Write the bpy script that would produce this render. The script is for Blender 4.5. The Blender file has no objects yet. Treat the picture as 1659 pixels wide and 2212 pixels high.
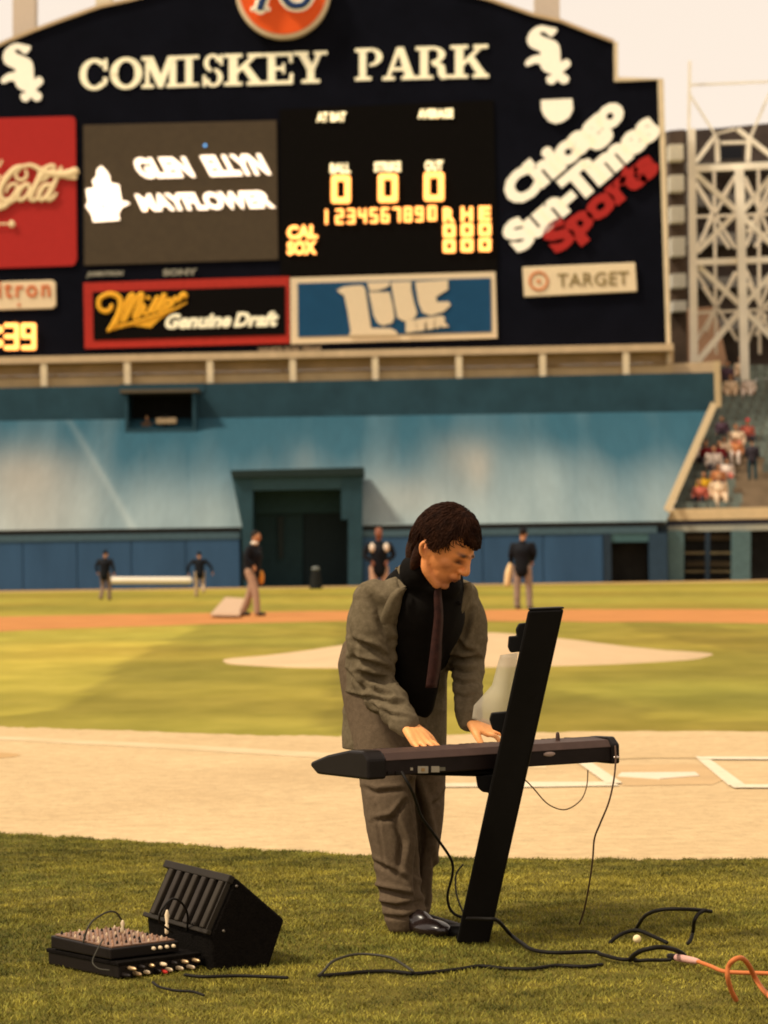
import bpy, bmesh, math, random
import numpy as np
from mathutils import Vector, Matrix, noise
random.seed(7); np.random.seed(7)
SC = bpy.context.scene
COL = SC.collection
R = math.radians

# ------------------------------------------------------------------ camera
H = 1.25; FPX = 5850.0; CX, CY = 829.5, 1106.0
PITCH = math.atan2(1205 - CY, FPX); ROLL = R(0.8)
F = Vector((0, math.cos(PITCH), math.sin(PITCH)))
U0 = Vector((0, -math.sin(PITCH), math.cos(PITCH))); R0 = Vector((1, 0, 0))
RC = R0 * math.cos(ROLL) - U0 * math.sin(ROLL)
UC = U0 * math.cos(ROLL) + R0 * math.sin(ROLL)
CAMLOC = Vector((0, 0, H))
cam = bpy.data.cameras.new('camera'); camo = bpy.data.objects.new('camera', cam); COL.objects.link(camo)
M = Matrix((RC, UC, -F)).transposed().to_4x4(); M.translation = CAMLOC
camo.matrix_world = M
cam.sensor_fit = 'HORIZONTAL'; cam.sensor_width = 24.0; cam.lens = 24.0 * FPX / 1659
cam.clip_start = 0.1; cam.clip_end = 2000
cam.dof.use_dof = True; cam.dof.focus_distance = 8.6; cam.dof.aperture_fstop = 4.9
SC.camera = camo
SC.cycles.filter_width = 1.8

# ------------------------------------------------------------------ sky and sun
SUN_EL, SUN_AZ = R(52), R(-62)          # light comes from the left, a little in front of the camera side
EXPOSURE = 1.32
SC.view_settings.view_transform = 'Standard'; SC.view_settings.look = 'None'
SC.view_settings.gamma = 1; SC.view_settings.use_curve_mapping = False
SC.view_settings.exposure = EXPOSURE
world = bpy.data.worlds.new('World'); SC.world = world; world.use_nodes = True
nt = world.node_tree; nt.nodes.clear()
wo = nt.nodes.new('ShaderNodeOutputWorld'); bg = nt.nodes.new('ShaderNodeBackground')
sky = nt.nodes.new('ShaderNodeTexSky'); sky.sky_type = 'NISHITA'; sky.sun_disc = False
sky.sun_elevation = SUN_EL; sky.sun_rotation = SUN_AZ
mx = nt.nodes.new('ShaderNodeMix'); mx.data_type = 'RGBA'; mx.inputs[0].default_value = 0.93
mx.inputs[7].default_value = (4.1, 3.42, 2.75, 1)      # overcast cloud sheet over the clear sky
nt.links.new(sky.outputs[0], mx.inputs[6]); nt.links.new(mx.outputs[2], bg.inputs[0])
bg.inputs[1].default_value = 0.1
nt.links.new(bg.outputs[0], wo.inputs[0])
sun = bpy.data.lights.new('sun', 'SUN'); sun.energy = 1.5; sun.angle = R(8); sun.color = (1.0, 0.89, 0.70)
suno = bpy.data.objects.new('sun', sun); COL.objects.link(suno)
sd = Vector((math.sin(SUN_AZ) * math.cos(SUN_EL), -0.44 * math.cos(SUN_EL), math.sin(SUN_EL)))  # towards the sun
sky.sun_rotation = math.atan2(sd.x, sd.y)
suno.rotation_euler = sd.to_track_quat('Z', 'Y').to_euler()

# ------------------------------------------------------------------ projection helpers (photo pixel of a 1659-wide copy -> world)
def ray(x, y):
    return F * FPX + RC * (x - CX) + UC * (CY - y)
def W(x, y, Y):
    d = ray(x, y); return CAMLOC + d * (Y / d.y)
def G(x, y, z=0.0):
    d = ray(x, y); return CAMLOC + d * ((z - H) / d.z)

# ------------------------------------------------------------------ materials
def lin(c):
    return tuple(((v / 255) / 12.92 if v / 255 <= 0.04045 else ((v / 255 + 0.055) / 1.055) ** 2.4) for v in c)
def mat(name, col, rough=0.6, var=0.12, scale=6.0, bump=0.0, bscale=40.0, metal=0.0, emit=0.0, attr=None, spec=0.12, trans=0.0, stretch=None, col2=None, grain=None):
    m = bpy.data.materials.new(name); m.use_nodes = True
    n = m.node_tree; N = n.nodes; L = n.links; b = N['Principled BSDF']
    b.inputs['Roughness'].default_value = rough; b.inputs['Metallic'].default_value = metal
    b.inputs['Specular IOR Level'].default_value = spec
    tc = N.new('ShaderNodeTexCoord'); vec = tc.outputs['Object']
    if stretch:
        mp = N.new('ShaderNodeMapping'); mp.inputs['Scale'].default_value = stretch
        L.new(vec, mp.inputs[0]); vec = mp.outputs[0]
    nz = N.new('ShaderNodeTexNoise'); nz.inputs['Scale'].default_value = scale; nz.inputs['Detail'].default_value = 5
    nz.inputs['Roughness'].default_value = 0.62
    L.new(vec, nz.inputs['Vector'])
    rp = N.new('ShaderNodeMapRange'); rp.inputs[1].default_value = 0.3; rp.inputs[2].default_value = 0.7
    L.new(nz.outputs[0], rp.inputs[0])
    mixc = N.new('ShaderNodeMix'); mixc.data_type = 'RGBA'
    c2 = col2 if col2 else tuple(v * (1 + var) for v in col)
    c1 = col if col2 else tuple(v * (1 - var) for v in col)
    mixc.inputs[6].default_value = (*c1, 1); mixc.inputs[7].default_value = (*c2, 1)
    L.new(rp.outputs[0], mixc.inputs[0]); out = mixc.outputs[2]
    if grain:
        n3 = N.new('ShaderNodeTexNoise'); n3.inputs['Scale'].default_value = scale * grain[0]; n3.inputs['Detail'].default_value = 3; L.new(vec, n3.inputs['Vector'])
        r3 = N.new('ShaderNodeMapRange'); r3.inputs[1].default_value = 0.3; r3.inputs[2].default_value = 0.7; r3.inputs[3].default_value = 1 - grain[1]; r3.inputs[4].default_value = 1 + grain[1]
        L.new(n3.outputs[0], r3.inputs[0])
        m3 = N.new('ShaderNodeMix'); m3.data_type = 'RGBA'; m3.blend_type = 'MULTIPLY'; m3.inputs[0].default_value = 1
        L.new(out, m3.inputs[6]); L.new(r3.outputs[0], m3.inputs[7]); out = m3.outputs[2]
    if attr:
        at = N.new('ShaderNodeAttribute'); at.attribute_name = attr
        mm = N.new('ShaderNodeMix'); mm.data_type = 'RGBA'; mm.blend_type = 'MULTIPLY'; mm.inputs[0].default_value = 1
        L.new(out, mm.inputs[6]); L.new(at.outputs[0], mm.inputs[7]); out = mm.outputs[2]
    L.new(out, b.inputs['Base Color'])
    if emit:
        L.new(out, b.inputs['Emission Color']); b.inputs['Emission Strength'].default_value = emit
    if bump:
        n2 = N.new('ShaderNodeTexNoise'); n2.inputs['Scale'].default_value = bscale; n2.inputs['Detail'].default_value = 4
        L.new(vec, n2.inputs['Vector'])
        bp = N.new('ShaderNodeBump'); bp.inputs['Strength'].default_value = bump; bp.inputs['Distance'].default_value = 0.02
        L.new(n2.outputs[0], bp.inputs['Height']); L.new(bp.outputs[0], b.inputs['Normal'])
    if trans:
        b.inputs['Transmission Weight'].default_value = trans
    return m

# ------------------------------------------------------------------ object helpers
def tag(o, label=None, cat=None, group=None, kind=None):
    if label: o['label'] = label
    if cat: o['category'] = cat
    if group: o['group'] = group
    if kind: o['kind'] = kind
    return o
def setmat(o, m):
    o.data.materials.clear(); o.data.materials.append(m)
def link(name, me, m=None, parent=None, smooth=False):
    me.name = name
    o = bpy.data.objects.new(name, me); COL.objects.link(o)
    if m is not None:
        me.materials.clear(); me.materials.append(m)
    if smooth:
        me.polygons.foreach_set('use_smooth', [True] * len(me.polygons))
    if parent:
        o.parent = parent
        o.matrix_parent_inverse = Matrix.Translation(-root_pos(parent))
    return o
def root_pos(o):
    v = Vector(o.location)
    p = o.parent
    if p: return Vector((0, 0, 0)) + (v + Vector((0, 0, 0))) if False else v_world(o)
    return v
def v_world(o):
    if o.parent is None: return Vector(o.location)
    return o.matrix_parent_inverse.translation + Vector(o.location) + v_world(o.parent)
def empty(name, loc, label, cat, group=None):
    o = bpy.data.objects.new(name, None); COL.objects.link(o); o.location = loc
    o.empty_display_size = 0.1
    return tag(o, label, cat, group)
def mesh(verts, faces):
    me = bpy.data.meshes.new('m'); me.from_pydata([tuple(v) for v in verts], [], [tuple(f) for f in faces]); me.update(); return me
def bm_mesh(bm):
    bmesh.ops.recalc_face_normals(bm, faces=bm.faces[:])
    me = bpy.data.meshes.new('m'); bm.to_mesh(me); bm.free(); return me
def join(list_vf):
    V = []; Fc = []
    for v, f in list_vf:
        k = len(V); V += [tuple(a) for a in v]; Fc += [tuple(i + k for i in q) for q in f]
    return V, Fc
BOXF = [(0, 3, 2, 1), (4, 5, 6, 7), (0, 1, 5, 4), (1, 2, 6, 5), (2, 3, 7, 6), (3, 0, 4, 7)]
def box_vf(x0, x1, y0, y1, z0, z1):
    return ([(x0, y0, z0), (x1, y0, z0), (x1, y1, z0), (x0, y1, z0), (x0, y0, z1), (x1, y0, z1), (x1, y1, z1), (x0, y1, z1)], BOXF)
def prism_vf(front, back):
    n = len(front)
    v = list(front) + list(back)
    f = [tuple(range(n)), tuple(range(2 * n - 1, n - 1, -1))]
    for i in range(n):
        j = (i + 1) % n
        f.append((i, i + n, j + n, j))
    return v, f
def plate_vf(pts, Y, th):
    """a polygon given in photo pixels on the upright plane at distance Y, with real thickness th behind it"""
    fr = [W(x, y, Y) for x, y in pts]
    bk = [p + Vector((0, th, 0)) for p in fr]
    return prism_vf(fr, bk)
def plate(name, pts, Y, th, m, parent=None, bevel=0):
    v, f = plate_vf(pts, Y, th)
    me = mesh(v, f)
    bm = bmesh.new(); bm.from_mesh(me)
    me2 = bm_mesh(bm); bpy.data.meshes.remove(me)
    o = link(name, me2, m, parent)
    if bevel:
        b = o.modifiers.new('b', 'BEVEL'); b.width = bevel; b.segments = 2; b.limit_method = 'ANGLE'
    return o
def solid(name, vfs, m, parent=None, smooth=False, bevel=0, recalc=True):
    v, f = join(vfs); me = mesh(v, f)
    if recalc:
        bm = bmesh.new(); bm.from_mesh(me); bpy.data.meshes.remove(me); me = bm_mesh(bm)
    o = link(name, me, m, parent, smooth)
    if bevel:
        b = o.modifiers.new('b', 'BEVEL'); b.width = bevel; b.segments = 2; b.limit_method = 'ANGLE'
    return o
def frames(P):
    P = [Vector(p) for p in P]; n = len(P); T = []
    for i in range(n):
        t = P[min(i + 1, n - 1)] - P[max(i - 1, 0)]
        T.append(t.normalized() if t.length > 1e-9 else Vector((0, 0, 1)))
    a = Vector((0, 0, 1)) if abs(T[0].z) < 0.9 else Vector((1, 0, 0))
    N = (a - T[0] * a.dot(T[0])).normalized(); out = []
    for i in range(n):
        N = (N - T[i] * N.dot(T[i])).normalized()
        out.append((P[i], T[i], N, T[i].cross(N)))
    return out
def catmull(P, per=6):
    P = [list(p) for p in P]; n = len(P); out = []
    A = np.array(P, float)
    for i in range(n - 1):
        p0 = A[max(i - 1, 0)]; p1 = A[i]; p2 = A[i + 1]; p3 = A[min(i + 2, n - 1)]
        for k in range(per):
            t = k / per
            out.append(0.5 * ((2 * p1) + (-p0 + p2) * t + (2 * p0 - 5 * p1 + 4 * p2 - p3) * t * t + (-p0 + 3 * p1 - 3 * p2 + p3) * t ** 3))
    out.append(A[-1]); return out
def tube_vf(P, rad, n=10, per=5, cap=True, flat=None):
    """tapered tube through points P (smoothed); rad is a number or one per point; flat=(sx,sy)"""
    P = [tuple(p) for p in P]
    if not hasattr(rad, '__len__'): rad = [rad] * len(P)
    Q = catmull([(*p, r) for p, r in zip(P, rad)], per) if per > 1 else [np.array((*p, r)) for p, r in zip(P, rad)]
    fr = frames([q[:3] for q in Q]); V = []; Fc = []
    sx, sy = flat if flat else (1, 1)
    for (p, t, a, b), q in zip(fr, Q):
        for k in range(n):
            w = 2 * math.pi * k / n
            V.append(p + a * (math.cos(w) * q[3] * sx) + b * (math.sin(w) * q[3] * sy))
    for i in range(len(Q) - 1):
        for k in range(n):
            Fc.append((i * n + k, i * n + (k + 1) % n, (i + 1) * n + (k + 1) % n, (i + 1) * n + k))
    if cap:
        # rounded ends
        for end, sgn in ((0, -1), (len(Q) - 1, 1)):
            p, t, a, b = fr[end]; r = Q[end][3]
            prev = [end * n + k for k in range(n)]
            for ang in (35, 65):
                cur = []
                for k in range(n):
                    w = 2 * math.pi * k / n
                    V.append(p + t * (sgn * math.sin(R(ang)) * r * min(sx, sy)) + (a * (math.cos(w) * sx) + b * (math.sin(w) * sy)) * (r * math.cos(R(ang))))
                    cur.append(len(V) - 1)
                for k in range(n):
                    q4 = (prev[k], prev[(k + 1) % n], cur[(k + 1) % n], cur[k])
                    Fc.append(q4 if sgn > 0 else q4[::-1])
                prev = cur
            Fc.append(tuple(prev) if sgn > 0 else tuple(prev[::-1]))
    return V, Fc
def ell_vf(c, r, rot=None, nu=20, nv=12):
    V = []; Fc = []; c = Vector(c)
    def P(d):
        v = Vector((d[0] * r[0], d[1] * r[1], d[2] * r[2]))
        return c + (rot @ v if rot is not None else v)
    V.append(P((0, 0, -1)))
    for j in range(1, nv):
        a = math.pi * j / nv - math.pi / 2
        for i in range(nu):
            w = 2 * math.pi * i / nu
            V.append(P((math.cos(a) * math.cos(w), math.cos(a) * math.sin(w), math.sin(a))))
    V.append(P((0, 0, 1)))
    for i in range(nu): Fc.append((0, 1 + (i + 1) % nu, 1 + i))
    for j in range(nv - 2):
        for i in range(nu):
            a = 1 + j * nu + i; b = 1 + j * nu + (i + 1) % nu
            Fc.append((a, b, b + nu, a + nu))
    t = len(V) - 1
    for i in range(nu): Fc.append((t, 1 + (nv - 2) * nu + i, 1 + (nv - 2) * nu + (i + 1) % nu))
    return V, Fc
def blob(vfs, voxel, smooth=6, factor=0.5):
    """weld several overlapping closed shapes into ONE continuous skin"""
    v, f = join(vfs); me = mesh(v, f)
    o = bpy.data.objects.new('tmp', me); COL.objects.link(o)
    r = o.modifiers.new('r', 'REMESH'); r.mode = 'VOXEL'; r.voxel_size = voxel; r.adaptivity = 0
    if smooth:
        s = o.modifiers.new('s', 'SMOOTH'); s.iterations = smooth; s.factor = factor
    dg = bpy.context.evaluated_depsgraph_get()
    out = bpy.data.meshes.new_from_object(o.evaluated_get(dg))
    bpy.data.objects.remove(o); bpy.data.meshes.remove(me)
    return out
def get_v(me):
    a = np.empty(len(me.vertices) * 3); me.vertices.foreach_get('co', a); return a.reshape(-1, 3)
def get_n(me):
    a = np.empty(len(me.vertices) * 3); me.vertices.foreach_get('normal', a); return a.reshape(-1, 3)
def set_v(me, a):
    me.vertices.foreach_set('co', np.ascontiguousarray(a).ravel()); me.update()
def set_attr(me, name, rgb):
    at = me.color_attributes.new(name, 'FLOAT_COLOR', 'POINT')
    a = np.ones((len(me.vertices), 4)); a[:, :3] = rgb
    at.data.foreach_set('color', a.ravel())
def cable(name, pts, r, m, label, cat='cable', group=None, n=8, parent=None):
    v, f = tube_vf(pts, r, n, 6)
    o = solid(name, [(v, f)], m, parent, smooth=True, recalc=False)
    if parent is None: tag(o, label, cat, group)
    return o
def sstep(a, b, x):
    t = np.clip((x - a) / (b - a), 0, 1); return t * t * (3 - 2 * t)
_rs = np.random.RandomState(3)
_WV = [(_rs.randn(3), _rs.rand() * 6.28) for _ in range(24)]
def wnoise(P, freq, k0=0, n=6):
    """cheap smooth noise, about -1..1, for arrays of points"""
    s = 0
    for d, ph in _WV[k0:k0 + n]:
        s = s + np.sin(P @ (d * freq) + ph)
    return s / math.sqrt(n)

def to_px(P):
    D = P - np.array(CAMLOC); z = D @ np.array(F)
    return CX + (D @ np.array(RC)) / z * FPX, CY - (D @ np.array(UC)) / z * FPX
def crease(P, Nn, lines, tf, ridge=.7):
    """press sharp creases into the camera side of a cloth: lines = [(points, width, depth)]"""
    x, y = to_px(P); out = np.zeros(len(P)); face = sstep(.25, -.25, Nn[:, 1])
    for pts, w, dep in lines:
        q = np.array([tf(*p) for p in pts], float); best = np.full(len(P), 1e9); tt_ = np.zeros(len(P)); sg = np.ones(len(P)); n = len(q) - 1
        for i in range(n):
            a, b = q[i], q[i + 1]; ab = b - a; t = np.clip(((x - a[0]) * ab[0] + (y - a[1]) * ab[1]) / (ab @ ab), 0, 1)
            dx_, dy_ = x - a[0] - t * ab[0], y - a[1] - t * ab[1]; d = np.hypot(dx_, dy_)
            k = d < best; best = np.where(k, d, best); tt_ = np.where(k, (i + t) / n, tt_); sg = np.where(k, np.sign(ab[0] * dy_ - ab[1] * dx_), sg)
        fade = np.sin(np.pi * np.clip(tt_ * .9 + .05, 0, 1)) ** .6
        out += fade * dep * 1.35 * (-np.exp(-(best / w) ** 2) + ridge * np.exp(-((best - 1.9 * w) / (1.0 * w)) ** 2) * (sg < 0))
    return P + Nn * (out * face)[:, None]
# ================================================================== THE GROUND
def inpoly(px, py, poly):
    c = np.zeros(px.shape, bool); n = len(poly)
    for i in range(n):
        x1, y1 = poly[i]; x2, y2 = poly[(i + 1) % n]
        with np.errstate(divide='ignore', invalid='ignore'):
            t = ((y1 > py) != (y2 > py)) & (px < (x2 - x1) * (py - y1) / (y2 - y1 + 1e-12) + x1)
        c ^= t
    return c
def gpoly(pts): return [(G(x, y).x, G(x, y).y) for x, y in pts]
def sheet(name, xs, ys, z, m, tone=None, kind='structure', zf=None):
    X, Y = np.meshgrid(xs, ys); n, k = X.shape
    Z = np.full(X.shape, z) if zf is None else zf(X, Y)
    V = np.stack([X.ravel(), Y.ravel(), Z.ravel()], 1)
    Fc = [(j * k + i, j * k + i + 1, (j + 1) * k + i + 1, (j + 1) * k + i) for j in range(n - 1) for i in range(k - 1)]
    me = mesh(V, Fc)
    if tone is not None: set_attr(me, 'tone', tone(X.ravel(), Y.ravel()))
    o = link(name, me, m); tag(o, kind=kind); return o
def flat(name, pts, z, m, kind='structure'):
    o = link(name, mesh([(x, y, z) for x, y in pts], [tuple(range(len(pts)))]), m)
    if kind: tag(o, kind=kind)
    return o

GRASS = mat('grass_ground', (0.235, 0.195, 0.028), 0.9, scale=1.3, bump=0.5, bscale=60, attr='tone', stretch=(1, 0.5, 1), col2=(0.33, 0.265, 0.046), spec=0.05)
LAWN_NEAR = mat('grass_soil', (0.085, 0.07, 0.012), 0.95, scale=9, bump=0.6, bscale=90, col2=(0.16, 0.125, 0.022), spec=0.1)
DIRT = mat('infield_dirt', (0.48, 0.335, 0.175), 0.95, scale=0.55, bump=0.7, bscale=22, grain=(16, .09), col2=(0.575, 0.415, 0.225), spec=0.1)
REDDIRT = mat('red_dirt', (0.46, 0.195, 0.060), 0.95, var=0.12, scale=0.8, bump=0.2, spec=0.1)
MOUND = mat('mound_clay', (0.54, 0.38, 0.22), 0.95, var=0.08, scale=1.2, bump=0.3, spec=0.1)
TRACK = mat('track_clay', (0.46, 0.29, 0.13), 0.95, var=0.12, scale=0.7, spec=0.1)
CHALK = mat('chalk', (0.66, 0.56, 0.40), 0.9, var=0.10, scale=14, bump=0.2)

flat('ground', [(-700, -300), (700, -300), (700, 1400), (-700, 1400)], -0.05, mat('far_ground', (0.13, 0.12, 0.07), 0.9, scale=0.05))

# lawn inside the park: mown bands and arcs are the colour of the cut grass itself
B_LINE = gpoly([(445, 1345), (300, 1410), (215, 1470), (140, 1530), (-60, 1562), (-200, 1570), (-200, 1345)])
B_MID = gpoly([(735, 1345), (820, 1345), (838, 1430), (852, 1592), (700, 1592), (722, 1430)])
B_RT = gpoly([(1150, 1600), (1080, 1470), (1250, 1500), (1420, 1545), (1700, 1560), (1700, 1600)])
B_RT2 = gpoly([(1330, 1340), (1500, 1347), (1700, 1372), (1700, 1420), (1560, 1400), (1400, 1370)])
def tone(x, y):
    P = np.stack([x, y * 0.35, 0 * x], 1)
    t = 1 + 0.03 * wnoise(P, 0.45, 0) + 0.045 * wnoise(P, 1.6, 6) + 0.04 * wnoise(P, 4.5, 12)
    jx, jy = x + 0.10 * wnoise(P, 2.5, 3), y + 0.30 * wnoise(P, 1.5, 9)
    t = np.where(inpoly(jx, jy, B_LINE), t * 1.25, t * 0.90)
    t = np.where(inpoly(jx, jy, B_MID), t * 0.76, t)
    t = np.where(inpoly(jx, jy, B_RT) | inpoly(jx, jy, B_RT2), t * 0.80, t)
    r = np.hypot(x - 1.2, y - 31)
    t = np.where((y > 17) & (y < 45), t * (1 + 0.10 * np.tanh(2 * np.sin(r * 1.25 + 0.4))), t)
    far = y > 55
    w = np.sin((x * 0.62 + y * 0.78) * 0.33)
    t = np.where(far, t * (1.06 + 0.13 * np.tanh(3 * w)), t)
    c = np.stack([t, t, t], 1)
    c[:, 0] *= 1 + 0.05 * wnoise(P, 0.7, 12)
    return c
ysl = np.concatenate([np.arange(15, 20, 0.12), np.arange(20, 46, 0.25), np.arange(46, 123.5, 0.9)])
xsl = np.concatenate([np.arange(-75, -20, 3.0), np.arange(-20, 20, 0.16), np.arange(20, 76, 3.0)])
sheet('lawn', xsl, ysl, 0.0, GRASS, tone)

# dirt around home plate with the path to third base
near = [(-300, 1778), (-120, 1792), (0, 1803), (150, 1812), (300, 1822), (450, 1832), (600, 1842), (760, 1850), (900, 1856), (1100, 1860), (1300, 1861), (1500, 1861), (1659, 1860), (1850, 1856)]
far = [(1850, 1588), (1659, 1582), (1400, 1580), (1150, 1583), (1000, 1587), (850, 1591), (700, 1591), (550, 1589), (400, 1584), (250, 1579), (100, 1574), (0, 1571), (-150, 1566), (-300, 1562)]
def rough(pts, amp=2.0, per=10, seed=5):
    rs = np.random.RandomState(seed); q = catmull([(x, y) for x, y in pts], per)
    return [(x + rs.randn() * 3, y + rs.randn() * amp) for x, y in q]
NEARP = gpoly(rough(near, 1.6)); FARP = gpoly(rough(far, 0.8))
dirt_edge = NEARP + [(6.5, 11.2), (7.2, 13.5), (6.0, 17.5)] + FARP + [(-7.0, 16.8), (-7.5, 14.5)]
flat('home_plate_dirt', dirt_edge, 0.004, DIRT)
flat('scuffed_dirt', gpoly([(-60, 1627), (0, 1627), (35, 1630), (46, 1633), (30, 1637), (0, 1640), (-60, 1641)]), 0.006, TRACK)
flat('worn_dirt', gpoly([(1335, 1655), (1500, 1652), (1560, 1660), (1580, 1680), (1540, 1697), (1345, 1700), (1330, 1680)]), 0.006, mat('worn_dirt', (0.50, 0.335, 0.17), 0.95, var=0.14, scale=1.5, bump=0.3, spec=0.1))
flat('scrape_mark', gpoly([(1180, 1640), (1420, 1634), (1659, 1637), (1659, 1641), (1420, 1640), (1180, 1646)]), 0.0075, mat('scrape_dirt', (0.50, 0.35, 0.18), 0.95))
# infield dirt behind second base: a broad arc
arcn = [(-400, 1381), (-150, 1371), (0, 1364), (300, 1353), (729, 1342), (1100, 1342), (1350, 1344), (1659, 1347), (1900, 1352), (2100, 1357)]
arcf = [(2100, 1326), (1900, 1321), (1659, 1317), (1350, 1316), (1100, 1317), (729, 1320), (300, 1327), (0, 1332), (-150, 1336), (-400, 1343)]
flat('infield_dirt', gpoly(rough(arcn, 0.5, 6)) + gpoly(rough(arcf, 0.3, 6)), 0.004, REDDIRT)
flat('warning_track', [(-75, 114.5), (75, 117.5), (75, 128), (-75, 128)], 0.004, TRACK)

# pitcher's mound
mc = G(1008, 1421); mr = 3.02
V = [(mc.x, mc.y, 0.30)]; Fc = []; prof = [(0.42, 0.30), (0.85, 0.262), (1.4, 0.19), (2.0, 0.105), (2.6, 0.035), (3.02, 0.004), (3.06, -0.02)]
for r, z in prof:
    for k in range(64):
        w = 2 * math.pi * k / 64; rr = r * (1 + 0.012 * math.sin(5 * w) + 0.008 * math.sin(11 * w + 1))
        V.append((mc.x + rr * math.cos(w), mc.y + rr * math.sin(w), z))
for k in range(64): Fc.append((0, 1 + k, 1 + (k + 1) % 64))
for j in range(len(prof) - 1):
    for k in range(64): Fc.append((1 + j * 64 + k, 1 + (j + 1) * 64 + k, 1 + (j + 1) * 64 + (k + 1) % 64, 1 + j * 64 + (k + 1) % 64))
mo = link('pitchers_mound', mesh(V, Fc), MOUND, smooth=True); tag(mo, kind='structure')

# chalk: batter's boxes and the foul line
def chalk(name, pts, z=0.010): return flat(name, gpoly(pts), z, CHALK)
chalk('batters_box_line', [(1085, 1693), (1325, 1692), (1338, 1701), (1085, 1705)])
flat('worn_box_line', gpoly([(940, 1696), (1085, 1694), (1085, 1703), (940, 1704)]), 0.010, mat('worn_chalk', (0.60, 0.47, 0.30), 0.95, scale=8, col2=(0.70, 0.58, 0.42)))
chalk('batters_box_line', [(1232, 1640), (1262, 1640), (1345, 1696), (1310, 1696)], 0.012)
chalk('batters_box_line', [(1508, 1644), (1535, 1644), (1612, 1700), (1574, 1700)])
chalk('batters_box_line', [(1502, 1638), (1800, 1640), (1800, 1645), (1508, 1644)], 0.012)
chalk('batters_box_line', [(1575, 1699), (1900, 1698), (1900, 1706), (1585, 1706)], 0.012)
flp = mat('faint_chalk', (0.54, 0.39, 0.21), 0.95, scale=2.5, col2=(0.62, 0.48, 0.29))
flat('foul_line', gpoly([(-200, 1580), (0, 1592), (350, 1608), (704, 1628), (1180, 1655), (1180, 1662), (704, 1640), (350, 1618), (0, 1600), (-200, 1587)]), 0.006, flp)
# home plate: a white five-sided rubber slab let into the dirt
hp = [(1345, 1675), (1497, 1674), (1505, 1680), (1424, 1689), (1338, 1681)]
gp = [G(x, y) for x, y in [(1342, 1673), (1503, 1672), (1512, 1679), (1425, 1686), (1334, 1680)]]
o = solid('home_plate', [prism_vf([Vector((p.x, p.y, 0.013)) for p in gp], [Vector((p.x, p.y, -0.02)) for p in gp])], mat('plate_rubber', (0.66, 0.56, 0.42), 0.6, var=0.05), bevel=0.004)
tag(o, 'white five-sided home plate lying in the tan dirt between the chalk boxes', 'home plate')

# foreground grass: soil sheet, edge lip and real blades
fe = [(6.5, 11.2)] + NEARP[::-1] + [(-7.5, 14.5)]
flat('grass_soil', [(-9, 1.5), (9, 1.5)] + [(9, 11.0)] + [(x, y - 0.01) for x, y in NEARP[::-1]] + [(-9, 14)], 0.010, LAWN_NEAR)
nx, ny = np.array([p[0] for p in NEARP]), np.array([p[1] for p in NEARP])
oi = np.argsort(nx); nx, ny = nx[oi], ny[oi]
rs = np.random.RandomState(11)
NB = 330000
bx = rs.uniform(-2.7, 2.7, NB * 2); by = rs.uniform(6.0, 13.0, NB * 2)
lim = np.interp(bx, nx, ny) + rs.randn(NB * 2) * 0.012
halfw = by * 0.155 + 0.45
ok = (by < lim) & (np.abs(bx) < halfw); bx, by = bx[ok][:NB], by[ok][:NB]; n = len(bx)
P = np.stack([bx, by, 0 * bx], 1)
cl = 0.5 + 0.30 * wnoise(P, 5.0, 0) + 0.22 * wnoise(P, 14.0, 8); cl = np.clip(cl, 0, 1.3)
hgt = (0.005 + 0.008 * cl + rs.rand(n) * 0.008)
ang = rs.rand(n) * 2 * math.pi; lean = rs.rand(n) * 1.5 + 0.1
wid = 0.0009 + rs.rand(n) * 0.0010
wa = rs.rand(n) * math.pi
wx, wy = np.cos(wa) * wid, np.sin(wa) * wid
dx, dy = np.cos(ang) * lean * hgt, np.sin(ang) * lean * hgt
z0 = np.full(n, 0.006)
A = np.stack([bx - wx, by - wy, z0], 1); B = np.stack([bx + wx, by + wy, z0], 1)
Cc = np.stack([bx + wx * .8 + dx * .45, by + wy * .8 + dy * .45, z0 + hgt * .6], 1); D = np.stack([bx - wx * .8 + dx * .45, by - wy * .8 + dy * .45, z0 + hgt * .6], 1)
E = np.stack([bx + dx, by + dy, z0 + hgt], 1)
V = np.stack([A, B, Cc, D, E], 1).reshape(-1, 3)
me = bpy.data.meshes.new('grass'); me.vertices.add(len(V)); me.vertices.foreach_set('co', V.ravel())
base = np.arange(n) * 5
li = np.stack([base, base + 1, base + 2, base + 3, base + 3, base + 2, base + 4], 1).ravel()
me.loops.add(len(li)); me.loops.foreach_set('vertex_index', li)
me.polygons.add(2 * n); ls = np.stack([np.arange(n) * 7, np.arange(n) * 7 + 4], 1).ravel()
me.polygons.foreach_set('loop_start', ls); me.update(calc_edges=True); me.validate()
big = wnoise(P, 0.9, 4); mid = wnoise(P, 3.2, 10)
fine = wnoise(P, 11.0, 2) * .6 + wnoise(P, 24.0, 12) * .6
tn = 0.98 + 0.20 * big + 0.18 * mid + 0.30 * fine + rs.randn(n) * 0.2
tn = np.clip(tn, 0.35, 2.0)
yel = np.clip(0.5 + 0.25 * wnoise(P, 2.0, 14) + 0.25 * fine + rs.randn(n) * 0.2, 0, 1)
colr = np.stack([0.115 + 0.160 * yel, 0.120 + 0.104 * yel, 0.018 + 0.012 * yel], 1) * tn[:, None]
set_attr(me, 'tone', np.repeat(colr, 5, axis=0))
gm = mat('grass_blade', (1, 1, 1), 0.75, var=0.04, attr='tone', spec=0.2)
o = link('grass', me, gm); tag(o, 'short mown grass of the foreground lawn around the keyboard player', 'grass', kind='stuff')
del A, B, Cc, D, E, V

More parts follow.
